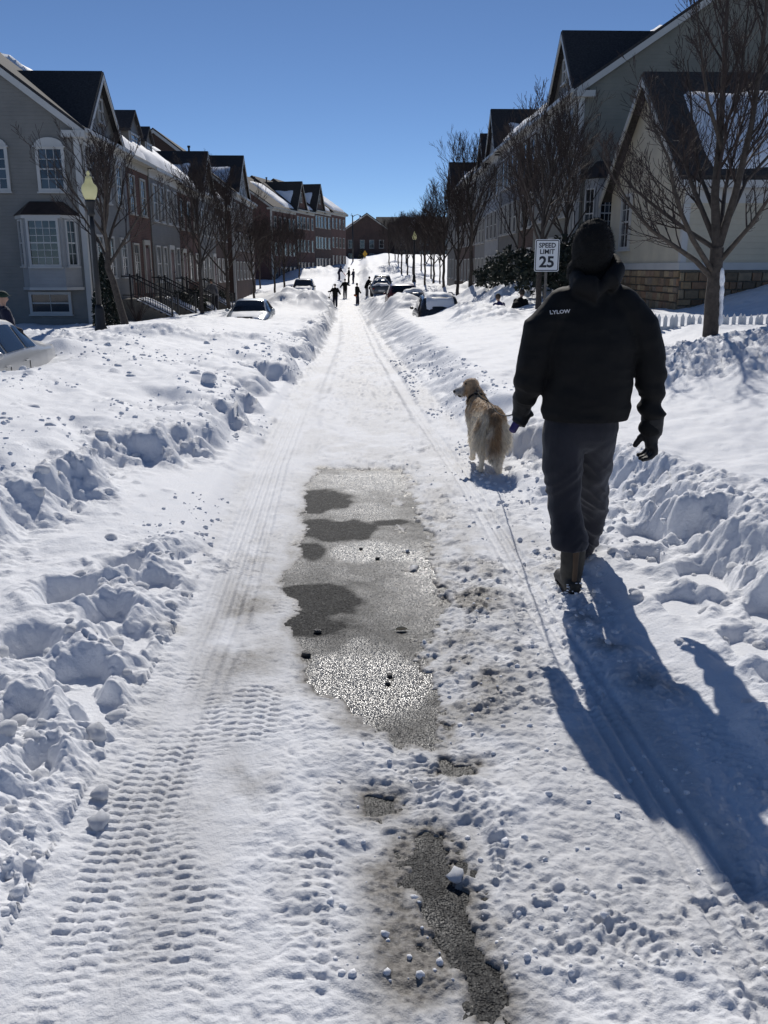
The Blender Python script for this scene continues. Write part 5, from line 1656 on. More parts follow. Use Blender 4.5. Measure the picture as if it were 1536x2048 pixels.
    for part in snow_on:
        a, b_ = rngs[part]
        nu, nv = 26, 18
        U, V = np.meshgrid(np.linspace(0, 1, nu), np.linspace(-1, 1, nv), indexing='ij')
        v = []
        for i in range(nu):
            for j in range(nv):
                s_ = a + (b_ - a) * U[i, j]
                h = sec(s_); wt = h[6][0] * 1.10
                q = V[i, j]
                z = float(np.interp(abs(q) * wt, [0, h[7][0], h[6][0], h[5][0]], [h[8][1], h[7][1], h[6][1], h[5][1]]))
                e = min(U[i, j] * (b_ - a) * L, (1 - U[i, j]) * (b_ - a) * L, (1 - abs(q)) * wt)
                e -= .07 * (1 + float(vnoise(np.array(s_ * 9.0 + seed), np.array(q * 3.0), seed)))
                t_ = snowth * (1 - math.exp(-max(e, 0) / .08)) * (1 + .35 * float(vnoise(np.array(s_ * 14.0), np.array(q * 2.5 + seed), seed + 1))) - (.03 if e <= 0 else 0)
                v.append((s_ * L - L / 2, q * wt, z + t_ + .004))
        g = MB(); g.v = v
        for i in range(nu - 1):
            for j in range(nv - 1):
                k = i * nv + j; g.f.append((k, k + 1, k + nv + 1, k + nv))
        g.build('snow_cover', M['snow'], root, True, False)
    return root


P_white = carpaint('paint_pale', (.46, .46, .45), .35, 0, .25)
P_silver = carpaint('paint_silver', (.32, .36, .40), .3, .5)
P_black = carpaint('paint_black', (.015, .016, .02), .25)
P_red = carpaint('paint_dark_red', (.10, .015, .012), .3)
P_grey = carpaint('paint_grey', (.10, .105, .11), .3, .3)
GC = 'cars snowed in along the kerb'
zc = at(30, 641, 13.3).z
car('parked_sedan', 'sedan', 'pale sedan at the left frame edge, buried to its door handles', (-5.72, 12.6, zc - 1.36), math.radians(90), P_white, (), group=GC)
p = at(492, 620, 36.5)
car('parked_sedan', 'sedan', 'silver sedan facing the camera, buried to its chrome grille, left', (p.x, 38.4, at(490, 597, 38.5).z - 1.42), math.radians(90), P_silver, ('hood',), True, GC, .03, 3)
p = at(878, 610, 37.0)
car('parked_suv', 'suv', 'dark hatchback on the right with snow heaped on its back window', (p.x, 38.6, at(878, 586, 37).z - 1.80), math.radians(-90), P_black, ('roof', 'rear'), False, GC, .10, 4, True)
p = at(806, 575, 52.0)
car('parked_suv', 'suv', 'dark red car with its roof cleared behind the right hand snow pile', (p.x, 54.0, at(808, 568, 52).z - 1.70), math.radians(-90), P_red, (), False, GC)
p = at(826, 590, 47.0)
car('parked_sedan', 'sedan', 'dark sedan with a snow capped roof beside the right hand pile', (p.x + .1, 48.6, at(826, 580, 47).z - 1.52), math.radians(-90), P_black, ('roof', 'trunk'), False, GC, .16, 6)
p = at(765, 553, 84.0)
car('parked_suv', 'suv', 'far black car beyond the bent shovellers, roof bare', (p.x, 86.0, at(765, 550, 84).z - 1.70), math.radians(-90), P_black, (), False, GC)
p = at(758, 560, 76.0)
car('parked_sedan', 'sedan', 'far grey car with a white snow roof beside the bent shovellers', (p.x + .2, 78.0, at(764, 557, 76).z - 1.50), math.radians(-90), P_grey, ('roof', 'trunk', 'hood'), False, GC, .14, 8)
p = at(606, 562, 76.0)
car('parked_suv', 'suv', 'car far down the left side with only its dark roof clear of snow', (p.x, 77.0, at(606, 558, 75).z - 1.70), math.radians(90), P_black, ('hood',), False, GC, .1, 9)
# ------------------------------------------------------------------ people
M['skin'] = simple('skin', (.42, .25, .18), .55, .08, 8)
M['hair'] = simple('hair', (.05, .035, .025), .7, .3, 30)


def cloth(name, col, rough=.85, bscale=70, bs=.35, sheen=.15, spec=.25, var=.18):
    m, nt, b = mat_new(name)
    n = noise(nt, 12, 5)
    r = ramp(nt, n.outputs[0], [(.3, tuple(c * (1 - var) for c in col)), (.7, tuple(c * (1 + var) for c in col))])
    nt.links.new(r.outputs[0], b.inputs['Base Color'])
    b.inputs['Roughness'].default_value = rough
    b.inputs['Specular IOR Level'].default_value = spec
    b.inputs['Sheen Weight'].default_value = sheen
    n2 = noise(nt, bscale, 3)
    bump(nt, b, n2.outputs[0], bs, .004)
    return m


M['jacket_black'] = cloth('jacket_black', (.0062, .0062, .0065), .75, 30, .3, .02, .2)
M['pants_grey'] = cloth('pants_charcoal', (.021, .021, .027), .9, 120, .3, .2)
M['hat_black'] = cloth('hat_black', (.006, .006, .006), .9, 160, .6, .03)
M['glove_black'] = cloth('glove_black', (.008, .008, .009), .6, 80, .3, .05, .35)
M['boot_olive'] = cloth('boot_olive', (.026, .024, .019), .6, 60, .3, .0, .4)
M['boot_brown'] = cloth('boot_brown', (.09, .055, .03), .6, 60, .3, .0, .4)
M['boot_dark'] = cloth('boot_dark', (.02, .019, .018), .6, 60, .3, .0, .4)
M['hood_grey'] = cloth('hood_grey', (.14, .14, .15), .9)
M['navy'] = cloth('navy', (.012, .014, .035), .85)
M['blue_jacket'] = cloth('blue_jacket', (.02, .03, .14), .7)
M['orange'] = cloth('orange_cloth', (.5, .12, .02), .7)
M['cap_green'] = cloth('cap_green', (.012, .03, .022), .8)
M['purple'] = simple('purple_plastic', (.045, .03, .12), .35, .1, 5)
M['red_plastic'] = simple('red_plastic', (.75, .08, .06), .4, .1, 4)
M['print_grey'] = simple('print_light', (.55, .55, .57), .5, .05, 4)


def wrinkles(amp, freq, stretch=(1, 1, 1.6), seed=0, extra=None):
    st = np.array(stretch)
    def d(co, nr):
        p = co * st * freq
        a = vnoise3(p, seed) * .6 + vnoise3(p * 2.1 + 7, seed + 1) * .3 + (1 - np.abs(vnoise3(p * 1.3 + 3, seed + 2)) * 2) * .35
        k = amp if extra is None else amp * extra(co)
        return co + nr * (np.asarray(k) * a)[:, None] if np.ndim(k) else co + nr * (k * a)[:, None]
    return d


def fuzz(name, obj, n, length, mat, seed, flow=(0, 0, -.3), width=.0016, keep=None):
    """short hairs standing on a surface"""
    rng = random.Random(seed)
    me = obj.data
    polys = [p for p in me.polygons if keep is None or keep(p.center)]
    mb = MB()
    fl = Vector(flow)
    for i in range(n):
        p = rng.choice(polys)
        vs = [me.vertices[k].co for k in p.vertices]
        w = [rng.random() for _ in vs]; t = sum(w)
        c = sum((v * (q / t) for v, q in zip(vs, w)), Vector())
        d = (p.normal + fl + Vector((rng.gauss(0, .35), rng.gauss(0, .35), rng.gauss(0, .35)))).normalized() * length * rng.uniform(.5, 1.3)
        s_ = d.cross(Vector((rng.random(), rng.random(), rng.random()))).normalized() * width
        b = len(mb.v)
        mb.v += [tuple(c - s_), tuple(c + s_), tuple(c + d)]
        mb.f.append((b, b + 1, b + 2))
    return mb.build(name, mat, obj.parent, False, False)


# ---- the walker, seen from behind; world coordinates relative to his foot point
MX, MY = 1.13, 4.35
MZ = hz(1.12, 4.38) - .012
man = empty('person', (MX, MY, MZ), 0, 'person in black jacket and hat walking away, holding a purple leash handle', 'person')
def q(px, py, dy=0.0):
    v = at(px, py, MY + dy)
    return Vector((v.x - MX, v.y - MY, v.z - MZ))
# body: one continuous skin under the clothes
hd = q(1184, 505, .02)
b = MB()
b.capsule([(0, 0, .92), (0, 0, 1.15), (.0, .0, 1.36), (.0, .0, 1.46)], [(.15, .10), (.14, .10), (.15, .09), (.07, .06)])
b.capsule([(0, 0.0, 1.44), (hd.x, .02, hd.z - .08)], [.06, .058])
b.ball((hd.x, .03, hd.z), (.078, .098, .118), 16, 12)
b.ball((hd.x, .115, hd.z - .05), (.05, .04, .05), 10, 8)
b.capsule([(hd.x, .12, hd.z + .0), (hd.x, .145, hd.z - .025)], [.012, .018], 8)
for sg in (-1, 1):
    b.ball((hd.x + sg * .08, .02, hd.z - .01), (.014, .025, .035), 8, 6)
b.capsule([q(1126, 622) + Vector((.03, 0, 0)), q(1066, 730), q(1058, 765, .02), q(1046, 822, .13)], [.05, .04, .036, .03])
b.capsule([q(1242, 620) + Vector((-.03, 0, 0)), q(1297, 715), q(1301, 752), q(1304, 850, .02)], [.05, .04, .036, .03])
b.capsule([(-.08, 0, .92), q(1126, 935, 0.0), q(1128, 1020, .01), q(1139, 1088, -.03)], [.08, .06, .05, .035])
b.capsule([(.08, .03, .90), q(1187, 935, .20), q(1184, 1022, .42), q(1165, 1092, .52)], [.08, .06, .05, .035])
b.remesh('body', .014, M['skin'], man, 3)
# jacket
J = MB()
hemL, hemR = q(1081, 850), q(1258, 848)
cx = (hemL.x + hemR.x) / 2; hw_ = (hemR.x - hemL.x) / 2
J.capsule([(cx, 0, .955), (cx, 0, 1.02), (cx + .005, 0, 1.16), (cx - .002, .0, 1.30), (cx - .002, .005, 1.42), (cx - .005, .015, 1.51), (.015, .02, 1.575)],
          [(hw_ - .004, .155), (hw_ - .004, .158), (hw_ - .008, .160), (.232, .158), (.203, .14), (.140, .112), (.083, .088)], 24)
# trim the rounded lower cap later by a flat hem
shl, shr = q(1117, 611), q(1251, 607)
J.capsule([shl + Vector((.03, 0, 0)), q(1082, 660), q(1066, 730), q(1058, 765, .02), q(1053, 788, .08), q(1050, 801, .105)], [(.091, .096), (.091, .10), (.080, .092), (.074, .084), (.060, .065), (.050, .055)], 16)
J.capsule([shr + Vector((-.03, 0, 0)), q(1281, 655), q(1297, 715), q(1301, 752), q(1303, 790, .01), q(1304, 850, .02)], [(.091, .096), (.091, .10), (.082, .092), (.076, .084), (.060, .066), (.053, .055)], 16)
# the hood lying in a roll behind the neck
J.capsule([q(1148, 552, .03), q(1160, 572, -.07), q(1192, 580, -.115), q(1222, 566, -.10), q(1236, 540, -.04), q(1228, 522, .03)], [(.028, .04), (.042, .055), (.048, .06), (.046, .058), (.038, .048), (.026, .036)], 14)
J.capsule([q(1165, 560, .03), q(1212, 556, .02)], [(.065, .075), (.068, .078)], 14)
hz0 = .955 - .02 + 0
def jac(co, nr):
    z = co[:, 2]
    arm = ss(.18, .26, np.abs(co[:, 0] - cx))
    low = ss(1.30, 1.0, z)
    amp = .0055 + .0035 * arm * low + .003 * ss(1.1, .95, z)
    p = co * np.array([1, 1, 2.0]) * 9
    w = vnoise3(p, 3) * .55 + (1 - 2 * np.abs(vnoise3(p * 1.2 + 4, 5))) * .5 + vnoise3(p * 2.3, 6) * .25
    # rings of folds at the elbows and cuffs
    w = w + arm * low * .9 * np.sin(z * 62 + co[:, 0] * 14)
    co = co + nr * (amp * w)[:, None]
    return co
jk = J.remesh('jacket', .0095, M['jacket_black'], man, 5, jac)
# cut the jacket's bottom into a clean hem
def cut_below(o, z0, tilt=0.0, only=None):
    bm = bmesh.new(); bm.from_mesh(o.data)
    bmesh.ops.bisect_plane(bm, geom=bm.verts[:] + bm.edges[:] + bm.faces[:], plane_co=(0, 0, z0), plane_no=(0, tilt, 1), clear_inner=False, clear_outer=False)
    kill = [f for f in bm.faces if f.calc_center_median().z < z0 and (only is None or only(f.calc_center_median()))]
    bmesh.ops.delete(bm, geom=kill, context='FACES')
    bm.to_mesh(o.data); bm.free()
hem_z = q(1170, 851).z + .035
cut_below(jk, hem_z, 0, lambda c: abs(c.x - cx) < hw_ + .004 and c.z > .6 and abs(c.y) < .19)
so = jk.modifiers.new('thickness', 'SOLIDIFY'); so.thickness = .008; so.offset = -1
# lettering printed on the back of the shoulder
_bm = bmesh.new(); _bm.from_mesh(jk.data); bvh = BVHTree.FromBMesh(_bm)
tm = text_mesh('LYLOW', .024, .0006, 0, 1.15, 2)
pc = q(1125, 625, -.15)
ca, sa = math.cos(math.radians(4)), math.sin(math.radians(4))
for v in tm.vertices:
    x_, z_ = v.co.x * ca - v.co.y * sa, v.co.x * sa + v.co.y * ca
    o_ = Vector((pc.x + x_, -1.0, pc.z + z_))
    hit = bvh.ray_cast(o_, Vector((0, 1, 0)))
    v.co = (o_.x, (hit[0].y if hit[0] else -.15) - .004, o_.z)
link_mesh('chest_print', tm, M['print_grey'], man)
# trousers
T = MB()
wl, wr = q(1089, 850), q(1236, 850)
wc = (wl.x + wr.x) / 2
T.capsule([(wc, 0, .98), (wc, 0, .88)], [(.178, .118), (.19, .125)], 20)
kl = q(1128, 1020, .01); cl_ = q(1136, 1080, -.055)
T.capsule([(wc - .09, .0, .86), q(1126, 935, 0.0), q(1128, 985, .01), kl, q(1136, 1055, -.02), q(1139, 1088, -.05)], [(.106, .125), (.096, .115), (.085, .105), (.076, .095), (.077, .09), (.075, .088)], 18)
T.capsule([(wc + .085, .03, .86), q(1187, 935, .20), q(1184, 985, .34), q(1184, 1022, .42), q(1173, 1060, .48), q(1165, 1092, .52)], [(.105, .125), (.090, .11), (.084, .10), (.080, .092), (.068, .085), (.066, .08)], 18)
def tro(co, nr):
    z = co[:, 2]
    low = ss(.55, .25, z)
    p = co * np.array([1.5, 1.5, .8]) * 8
    w = vnoise3(p, 13) * .5 + (1 - 2 * np.abs(vnoise3(p * 1.1 + 4, 15))) * .6 + vnoise3(p * 2.3, 16) * .25
    # slanting drag folds, bunching up above the boots
    sl = co[:, 2] * 1.0 + np.abs(co[:, 0] - wc) * .9
    fold = 1 - 2 * np.abs(vnoise3(np.stack([co[:, 0] * 5, co[:, 1] * 5, sl * 17], 1), 17))
    fold2 = 1 - 2 * np.abs(vnoise3(np.stack([co[:, 0] * 9 + 5, co[:, 1] * 9, sl * 30], 1), 20))
    mid = ss(.85, .6, z)
    co = co + nr * (.007 * w + (.006 * mid + .011 * low) * fold + .006 * low * fold2)[:, None]
    return co
tr = T.remesh('trousers', .0095, M['pants_grey'], man, 4, tro)
cut_below(tr, q(1140, 1092).z + .012, 0, lambda c: c.y < .2)
so = tr.modifiers.new('thickness', 'SOLIDIFY'); so.thickness = .006; so.offset = -1
# boots
def boot(ankle, heel, toe, nm, top_z):
    bt_ = MB()
    a = Vector(ankle); h = Vector(heel); t = Vector(toe)
    bt_.capsule([(a.x, a.y, top_z), (a.x, a.y - .005, a.z + .08), (a.x, a.y + .01, a.z)], [(.067, .068), (.062, .066), (.056, .068)], 16)
    bt_.capsule([(h.x, h.y + .035, h.z + .055), (h.x * .5 + t.x * .5, (h.y + t.y) / 2, h.z + .055), (t.x, t.y - .05, t.z + .045)], [(.048, .05), (.05, .046), (.048, .038)], 14)
    o = bt_.remesh(nm, .009, M['boot_olive'], man, 3, wrinkles(.003, 25, seed=4))
    # sole with lugs
    s_ = MB()
    d = (t - h); d.z = 0; L_ = d.length; d.normalize(); nrm = Vector((d.y, -d.x, 0))
    out_ = []
    for k in range(20):
        u = k / 20 * 2 * math.pi
        lx = -math.cos(u) * L_ / 2 + L_ / 2; wy = (.050 + .006 * math.cos(u * 1 + math.pi)) * math.sin(u)
        out_.append(h + d * lx + nrm * wy + Vector((0, 0, .004)))
    s_.extrude(out_, (0, 0, .028))
    for k in range(6):
        c = h + d * (L_ * (.08 + .84 * k / 5)); s_.obox(c, d, nrm, -.009, .009, -.036, .036, -.004, .004)
    s_.build('sole', M['boot_dark'], o)
    # heel counter, back strap and cuff band
    st = MB(); st.capsule([(a.x, a.y - .066, a.z + .0), (a.x, a.y - .069, a.z + .08), (a.x, a.y - .068, top_z - .01)], [(.014, .008), (.014, .008), (.018, .008)], 10); st.build('strap', M['boot_brown'], o, True)
    st = MB(); st.lathe([(.0685, 0), (.071, .012), (.0705, .034), (.066, .042)], 18, (a.x, a.y, top_z - .018)); st.build('cuff_band', M['boot_brown'], o, True)
    st = MB(); st.ball((h.x, h.y + .012, h.z + .05), (.043, .02, .034), 12, 8); st.build('heel_cap', M['boot_dark'], o, True)
    rg_ = random.Random(8)
    sn_ = MB()
    for k in range(26):
        sn_.ball((h.x + rg_.uniform(-.045, .045), h.y - .004 + rg_.uniform(-.006, .006) + abs(rg_.gauss(0, .004)), h.z + rg_.uniform(.0, .085)), (rg_.uniform(.004, .012), .004, rg_.uniform(.002, .005)), 6, 4)
    o2 = sn_.build('caked_snow', M['snow'], o, True, False); tag(o2, kind='stuff')
    return o
hl = q(1147, 1205, -.085); hl.z = 0.0
boot((hl.x + .0, hl.y + .075, .09), (hl.x, hl.y, 0), (hl.x - .01, hl.y + .285, 0), 'boot', q(1140, 1092).z + .05)
fr_ = q(1153, 1126, .58); fr_.z = 0.0
zd = hz(MX + fr_.x, MY + fr_.y) - MZ
boot((fr_.x, fr_.y + .075, .10 + zd), (fr_.x, fr_.y, zd), (fr_.x + .005, fr_.y + .285, zd + .0), 'boot', .25 + zd)
# hat: knitted, pulled low, with soft flaps
Hh = MB()
Hh.ball((hd.x + .002, .022, hd.z + .015), (.100, .118, .138), 20, 14)
Hh.capsule([(hd.x - .085, .05, hd.z - .06), (hd.x - .088, .05, hd.z - .115)], [(.022, .05), (.02, .045)], 10)
Hh.capsule([(hd.x + .085, .05, hd.z - .06), (hd.x + .085, .05, hd.z - .10)], [(.02, .05), (.018, .045)], 10)
Hh.ball((hd.x + .012, .02, hd.z + .128), (.045, .05, .03), 12, 8)
def hatcut(co, nr):
    # leave the face free
    f = (co[:, 1] > .07) & (co[:, 2] < hd.z + .03)
    co = co + nr * (.004 * vnoise3(co * 40, 3))[:, None]
    co[f, 1] = .07
    return co
ht = Hh.remesh('hat', .009, M['hat_black'], man, 4, hatcut)
tag(fuzz('hat_fuzz', ht, 4200, .011, M['hat_black'], 5, (0, 0, .15), .0009), kind='stuff')
# gloves: palm, thumb and four fingers
def glove(palm_pts, palm_r, fingers, thumb, nm, cuff):
    g = MB()
    g.capsule(palm_pts, palm_r, 14)
    for f_, r_ in fingers: g.capsule(f_, r_, 10)
    g.capsule(thumb[0], thumb[1], 10)
    g.capsule(cuff[0], cuff[1], 16)
    return g.remesh(nm, .0065, M['glove_black'], man, 2, wrinkles(.0022, 30, seed=9))
# right hand hangs open, thumb to the left, fingers curled inward
wR = q(1304, 858, .02)
p1, p2 = q(1303, 872, .02), q(1302, 888, .02)
fing = []
for k, (dy, ln) in enumerate(((-.036, .86), (-.012, 1.0), (.013, .97), (.036, .82))):
    a0 = p2 + Vector((.008 - .004 * k, dy, -.004)); a1 = a0 + Vector((.004, dy * .15, -.040 * ln)); a2 = a1 + Vector((-.022, 0, -.027 * ln)); a3 = a2 + Vector((-.026, 0, -.007 * ln))
    fing.append(([a0, a1, a2, a3], [.0165, .0155, .0145, .0125]))
t0 = p1 + Vector((-.018, .015, .012)); t1 = t0 + Vector((-.030, .02, -.032)); t2 = t1 + Vector((-.018, .006, -.034))
glove([wR, p1, p2], [(.037, .042), (.036, .048), (.030, .048)], fing, ([t0, t1, t2], [.022, .0185, .0145]), 'glove', ([q(1305, 836, .02), q(1305, 862, .02)], [(.058, .058), (.050, .052)]))
# left hand closed round the leash handle
wL = q(1044, 812, .13)
pa, pb = q(1040, 826, .14), q(1042, 842, .15)
hA_, hB_ = q(1052, 812, .155), q(1027, 858, .115)      # handle axis
ax = (hB_ - hA_).normalized()
sd1 = ax.cross(Vector((0, 1, 0))).normalized()
hc = q(1044, 833, .15)
fing = []
for k in range(4):
    c = hc + ax * (-.034 + .0225 * k)
    fing.append(([c + sd1 * -.030 + Vector((0, -.012, 0)), c + Vector((0, -.034, 0)) + sd1 * -.004, c + sd1 * .026 + Vector((0, -.022, 0)), c + sd1 * .028 + Vector((0, .012, 0))], [.0145, .0145, .013, .011]))
th = ([hc - ax * .03 + sd1 * -.02, hc - ax * .045 + Vector((0, -.02, 0)) + sd1 * .012, hc - ax * .035 + sd1 * .038 + Vector((0, -.008, 0))], [.018, .0165, .0135])
glove([wL, pa, pb], [(.040, .038), (.044, .036), (.038, .032)], fing, th, 'glove', ([q(1047, 795, .10), q(1044, 815, .13)], [(.056, .056), (.048, .05)]))
# leash: purple handle, cord running to the dog
lz = empty('dog_leash', Vector((MX, MY, MZ)) + hc, 0, 'dog leash with a flat purple handle, its cord running to the dog', 'leash')
hb = MB(); a_, b_2 = (hA_ - hc) * .9, (hB_ - hc) * 1.12
hb.capsule([a_, (a_ + b_2) / 2, b_2], [(.021, .013), (.0215, .013), (.020, .012)], 12)
hb.build('handle', M['purple'], lz, True)

# ------------------------------------------------------------------ the dog
DX, DY = 1.165, 7.50
DZ = hz(1.12, 7.5) - .01
dog = empty('dog', (DX, DY, DZ), math.radians(4), 'golden long haired dog standing on the road, seen from behind, head turned left', 'dog')
D = MB()
D.ball((0, .02, .475), (.125, .15, .125), 18, 12)
D.capsule([(0, .05, .475), (-.01, .25, .465), (-.015, .46, .455), (-.015, .56, .46)], [(.118, .125), (.122, .13), (.13, .155), (.11, .14)], 18)
D.capsule([(-.015, .53, .52), (-.025, .62, .60), (-.045, .66, .66)], [(.095, .11), (.085, .09), (.075, .08)], 14)
D.ball((-.06, .685, .685), (.082, .080, .076), 16, 12)
D.capsule([(-.10, .685, .675), (-.17, .66, .648), (-.215, .645, .638)], [(.048, .05), (.038, .040), (.030, .032)], 12)
D.capsule([(-.10, .67, .635), (-.165, .65, .613)], [(.03, .03), (.022, .02)], 10)
D.capsule([(-.012, .685, .715), (-.002, .672, .66), (.0, .668, .61)], [(.018, .030), (.016, .042), (.012, .032)], 10)
D.capsule([(-.075, .755, .71), (-.08, .775, .66), (-.085, .77, .615)], [(.018, .030), (.016, .040), (.012, .03)], 10)
for sg, px_, dyy in ((-1, 958, .05), (1, 998, -.03)):
    fx = at(px_, 948, DY + dyy).x - DX
    D.capsule([(sg * .07, .04, .43), (sg * .085, .02, .33), (sg * .082 + (fx - sg * .08) * .3, .0 + dyy, .25)], [(.07, .11), (.07, .10), (.05, .07)], 14)
    D.capsule([(sg * .082 + (fx - sg * .08) * .3, .0 + dyy, .25), (fx * .7 + sg * .025, -.055 + dyy, .155), (fx, -.045 + dyy, .07), (fx, -.035 + dyy, .035)], [(.048, .06), (.029, .034), (.025, .027), (.027, .028)], 12)
    D.capsule([(fx, -.035 + dyy, .028), (fx - .004, .03 + dyy, .026)], [(.03, .024), (.032, .022)], 10)
    D.capsule([(sg * .075, .50, .38), (sg * .07, .49, .22), (sg * .068, .49, .06)], [(.05, .06), (.034, .04), (.028, .03)], 12)
    D.capsule([(sg * .068, .49, .03), (sg * .068, .545, .027)], [(.031, .024), (.032, .022)], 10)
dog.scale = (.90, 1, .98)
def fur_d(co, nr):
    p = co * np.array([1, 1, .55])
    a = vnoise3(p * 26, 3) * .5 + vnoise3(p * 55, 4) * .3 + (1 - 2 * np.abs(vnoise3(p * 16, 5))) * .35
    k = .008 * ss(.10, .25, co[:, 2]) + .0015
    return co + nr * (a * k)[:, None]


def furmat():
    m, nt, b = mat_new('dog_fur')
    a = N(nt, 'ShaderNodeAttribute', attribute_name='coat')
    n = noise(nt, 30, 5, .6)
    r = ramp(nt, n.outputs[0], [(.3, (.8, .8, .8)), (.7, (1.15, 1.15, 1.15))])
    mx = N(nt, 'ShaderNodeMix', data_type='RGBA', blend_type='MULTIPLY'); mx.inputs[0].default_value = 1
    nt.links.new(a.outputs['Color'], mx.inputs[6]); nt.links.new(r.outputs[0], mx.inputs[7])
    nt.links.new(mx.outputs[2], b.inputs['Base Color'])
    b.inputs['Roughness'].default_value = .75
    b.inputs['Sheen Weight'].default_value = .25
    tr_ = N(nt, 'ShaderNodeBsdfTranslucent'); nt.links.new(mx.outputs[2], tr_.inputs[0])
    ms = N(nt, 'ShaderNodeMixShader'); ms.inputs[0].default_value = .3
    nt.links.new(b.outputs[0], ms.inputs[1]); nt.links.new(tr_.outputs[0], ms.inputs[2]); nt.links.new(ms.outputs[0], nt.nodes['Material Output'].inputs[0])
    return m
M['fur'] = furmat()


def coat(p):
    """markings: tan saddle and tail, cream breeches, pale muzzle"""
    n = vnoise3(p * 9, 21) * .12
    tan = np.array([.58, .42, .26]); brown = np.array([.42, .28, .16]); cream = np.array([.90, .82, .68])
    back = ss(.44, .56, p[:, 2] + n + .05 * (np.abs(p[:, 0]) < .06))
    c = cream[None] * (1 - back[:, None]) + tan[None] * back[:, None]
    st = ss(.075, .03, np.abs(p[:, 0] + n * .3)) * ss(.12, .02, p[:, 1] + 0 * n) * ss(.14, .3, p[:, 2])
    c = c * (1 - st[:, None]) + brown[None] * st[:, None]
    mz = ss(-.12, -.17, p[:, 0]) * (p[:, 1] > .55)
    c = c * (1 - mz[:, None]) + np.array([.55, .52, .48])[None] * mz[:, None]
    return c


def paint_coat(o):
    n = len(o.data.vertices)
    co = np.empty(n * 3); o.data.vertices.foreach_get('co', co)
    c = coat(co.reshape(-1, 3))
    a = o.data.attributes.new('coat', 'FLOAT_COLOR', 'POINT')
    a.data.foreach_set('color', np.concatenate([c, np.ones((n, 1))], 1).ravel().astype(np.float32))
db = D.remesh('body', .010, M['fur'], dog, 3, fur_d)
paint_coat(db)


def fur_strands(src, n, seed, lenf, parent, name, wd=.0024):
    rng = np.random.default_rng(seed)
    me = src.data
    nv = len(me.vertices)
    co = np.empty(nv * 3); me.vertices.foreach_get('co', co); co = co.reshape(-1, 3)
    nr = np.empty(nv * 3); me.vertex_normals.foreach_get('vector', nr); nr = nr.reshape(-1, 3)
    i = rng.integers(0, nv, n)
    p = co[i] + rng.normal(0, .003, (n, 3)); nn = nr[i]
    L_ = lenf(p) * rng.uniform(.6, 1.3, n)
    fl = np.stack([nn[:, 0] * .35, -np.full(n, .55) + 0 * nn[:, 1], np.full(n, -.85)], 1)
    d = nn * .42 + fl + rng.normal(0, .16, (n, 3))
    d -= nn * np.minimum(0, (d * nn).sum(1, keepdims=True)) * .9
    d /= np.linalg.norm(d, axis=1, keepdims=True)
    s_ = np.cross(d, rng.normal(0, 1, (n, 3))); s_ /= np.linalg.norm(s_, axis=1, keepdims=True)
    mid = p + d * L_[:, None] * .55
    tip = p + d * L_[:, None] + np.array([0, 0, -.22])[None] * L_[:, None]
    v = np.stack([p - s_ * wd, p + s_ * wd, mid - s_ * wd * .8, mid + s_ * wd * .8, tip], 1).reshape(-1, 3)
    k = np.arange(n) * 5
    f = []
    for a in k.tolist():
        f.append((a, a + 1, a + 3, a + 2)); f.append((a + 2, a + 3, a + 4))
    m2 = bpy.data.meshes.new(name); m2.from_pydata(v.tolist(), [], f); m2.update()
    c = np.repeat(coat(p) * rng.uniform(.8, 1.15, (n, 1)), 5, axis=0)
    a = m2.attributes.new('coat', 'FLOAT_COLOR', 'POINT')
    a.data.foreach_set('color', np.concatenate([c, np.ones((len(c), 1))], 1).ravel().astype(np.float32))
    return link_mesh(name, m2, M['fur'], parent)


def lenf(p):
    L_ = .032 * ss(.10, .22, p[:, 2]) + .004
    br = ss(.30, .12, p[:, 1]) * ss(.20, .27, p[:, 2]) * ss(.50, .40, p[:, 2])
    face = (p[:, 1] > .6) & (p[:, 2] > .58)
    L_ = L_ + .05 * br
    return np.where(face, .012, L_)
tag(fur_strands(db, 15000, 3, lenf, dog, 'coat'), kind='stuff')
# tail, hanging with a plume
Tm = MB()
Tm.capsule([(0, -.10, .53), (-.005, -.155, .47), (-.025, -.175, .36), (-.04, -.18, .25), (-.015, -.185, .17), (.01, -.185, .13)], [.03, .032, .036, .036, .028, .014], 12)
tl = Tm.remesh('tail', .008, M['fur'], dog, 2, fur_d)
paint_coat(tl)
tag(fur_strands(tl, 2600, 5, lambda p: np.full(len(p), .05), tl, 'tail_plume'), kind='stuff')
nb = MB(); nb.ball((-.243, .64, .645), (.016, .018, .016), 10, 8); nb.build('nose', M['rubber'], dog, True)
nb = MB(); nb.ball((-.128, .64, .715), .010, 8, 6); nb.build('eye', M['rubber'], dog, True)
nb = MB(); nb.capsule([(-.18, .652, .60), (-.20, .645, .605)], [(.014, .016), (.008, .01)], 8); nb.build('mouth', M['rubber'], dog, True)
# collar and harness strap lie on the coat
cm = MB(); cm.lathe([(.098, -.012), (.104, -.01), (.104, .01), (.098, .012)], 20)
co_ = cm.build('collar', M['hat_black'], dog, True); co_.location = (-.022, .58, .565); co_.rotation_euler = (math.radians(-48), 0, 0)
sm = MB(); sm.tube([(-.03, .56, .66), (-.012, .45, .615), (.0, .30, .612), (.004, .18, .612)], .007, 6); sm.build('strap', M['hat_black'], dog, True)
# the cord from the handle to the collar
dq = Matrix.Translation((DX, DY, DZ)) @ Matrix.Rotation(math.radians(4), 4, 'Z') @ Vector((.03, .44, .615))
dq = dq - (Vector((MX, MY, MZ)) + hc)
st_ = (hA_ - hc) * .95
pts = []
for i in range(15):
    t = i / 14
    v = st_.lerp(dq, t); v.z -= .12 * math.sin(math.pi * t) * (1 - .3 * t)
    pts.append(v)
cd = MB(); cd.tube(pts, .0042, 6); cd.build('cord', M['hat_black'], lz, True)

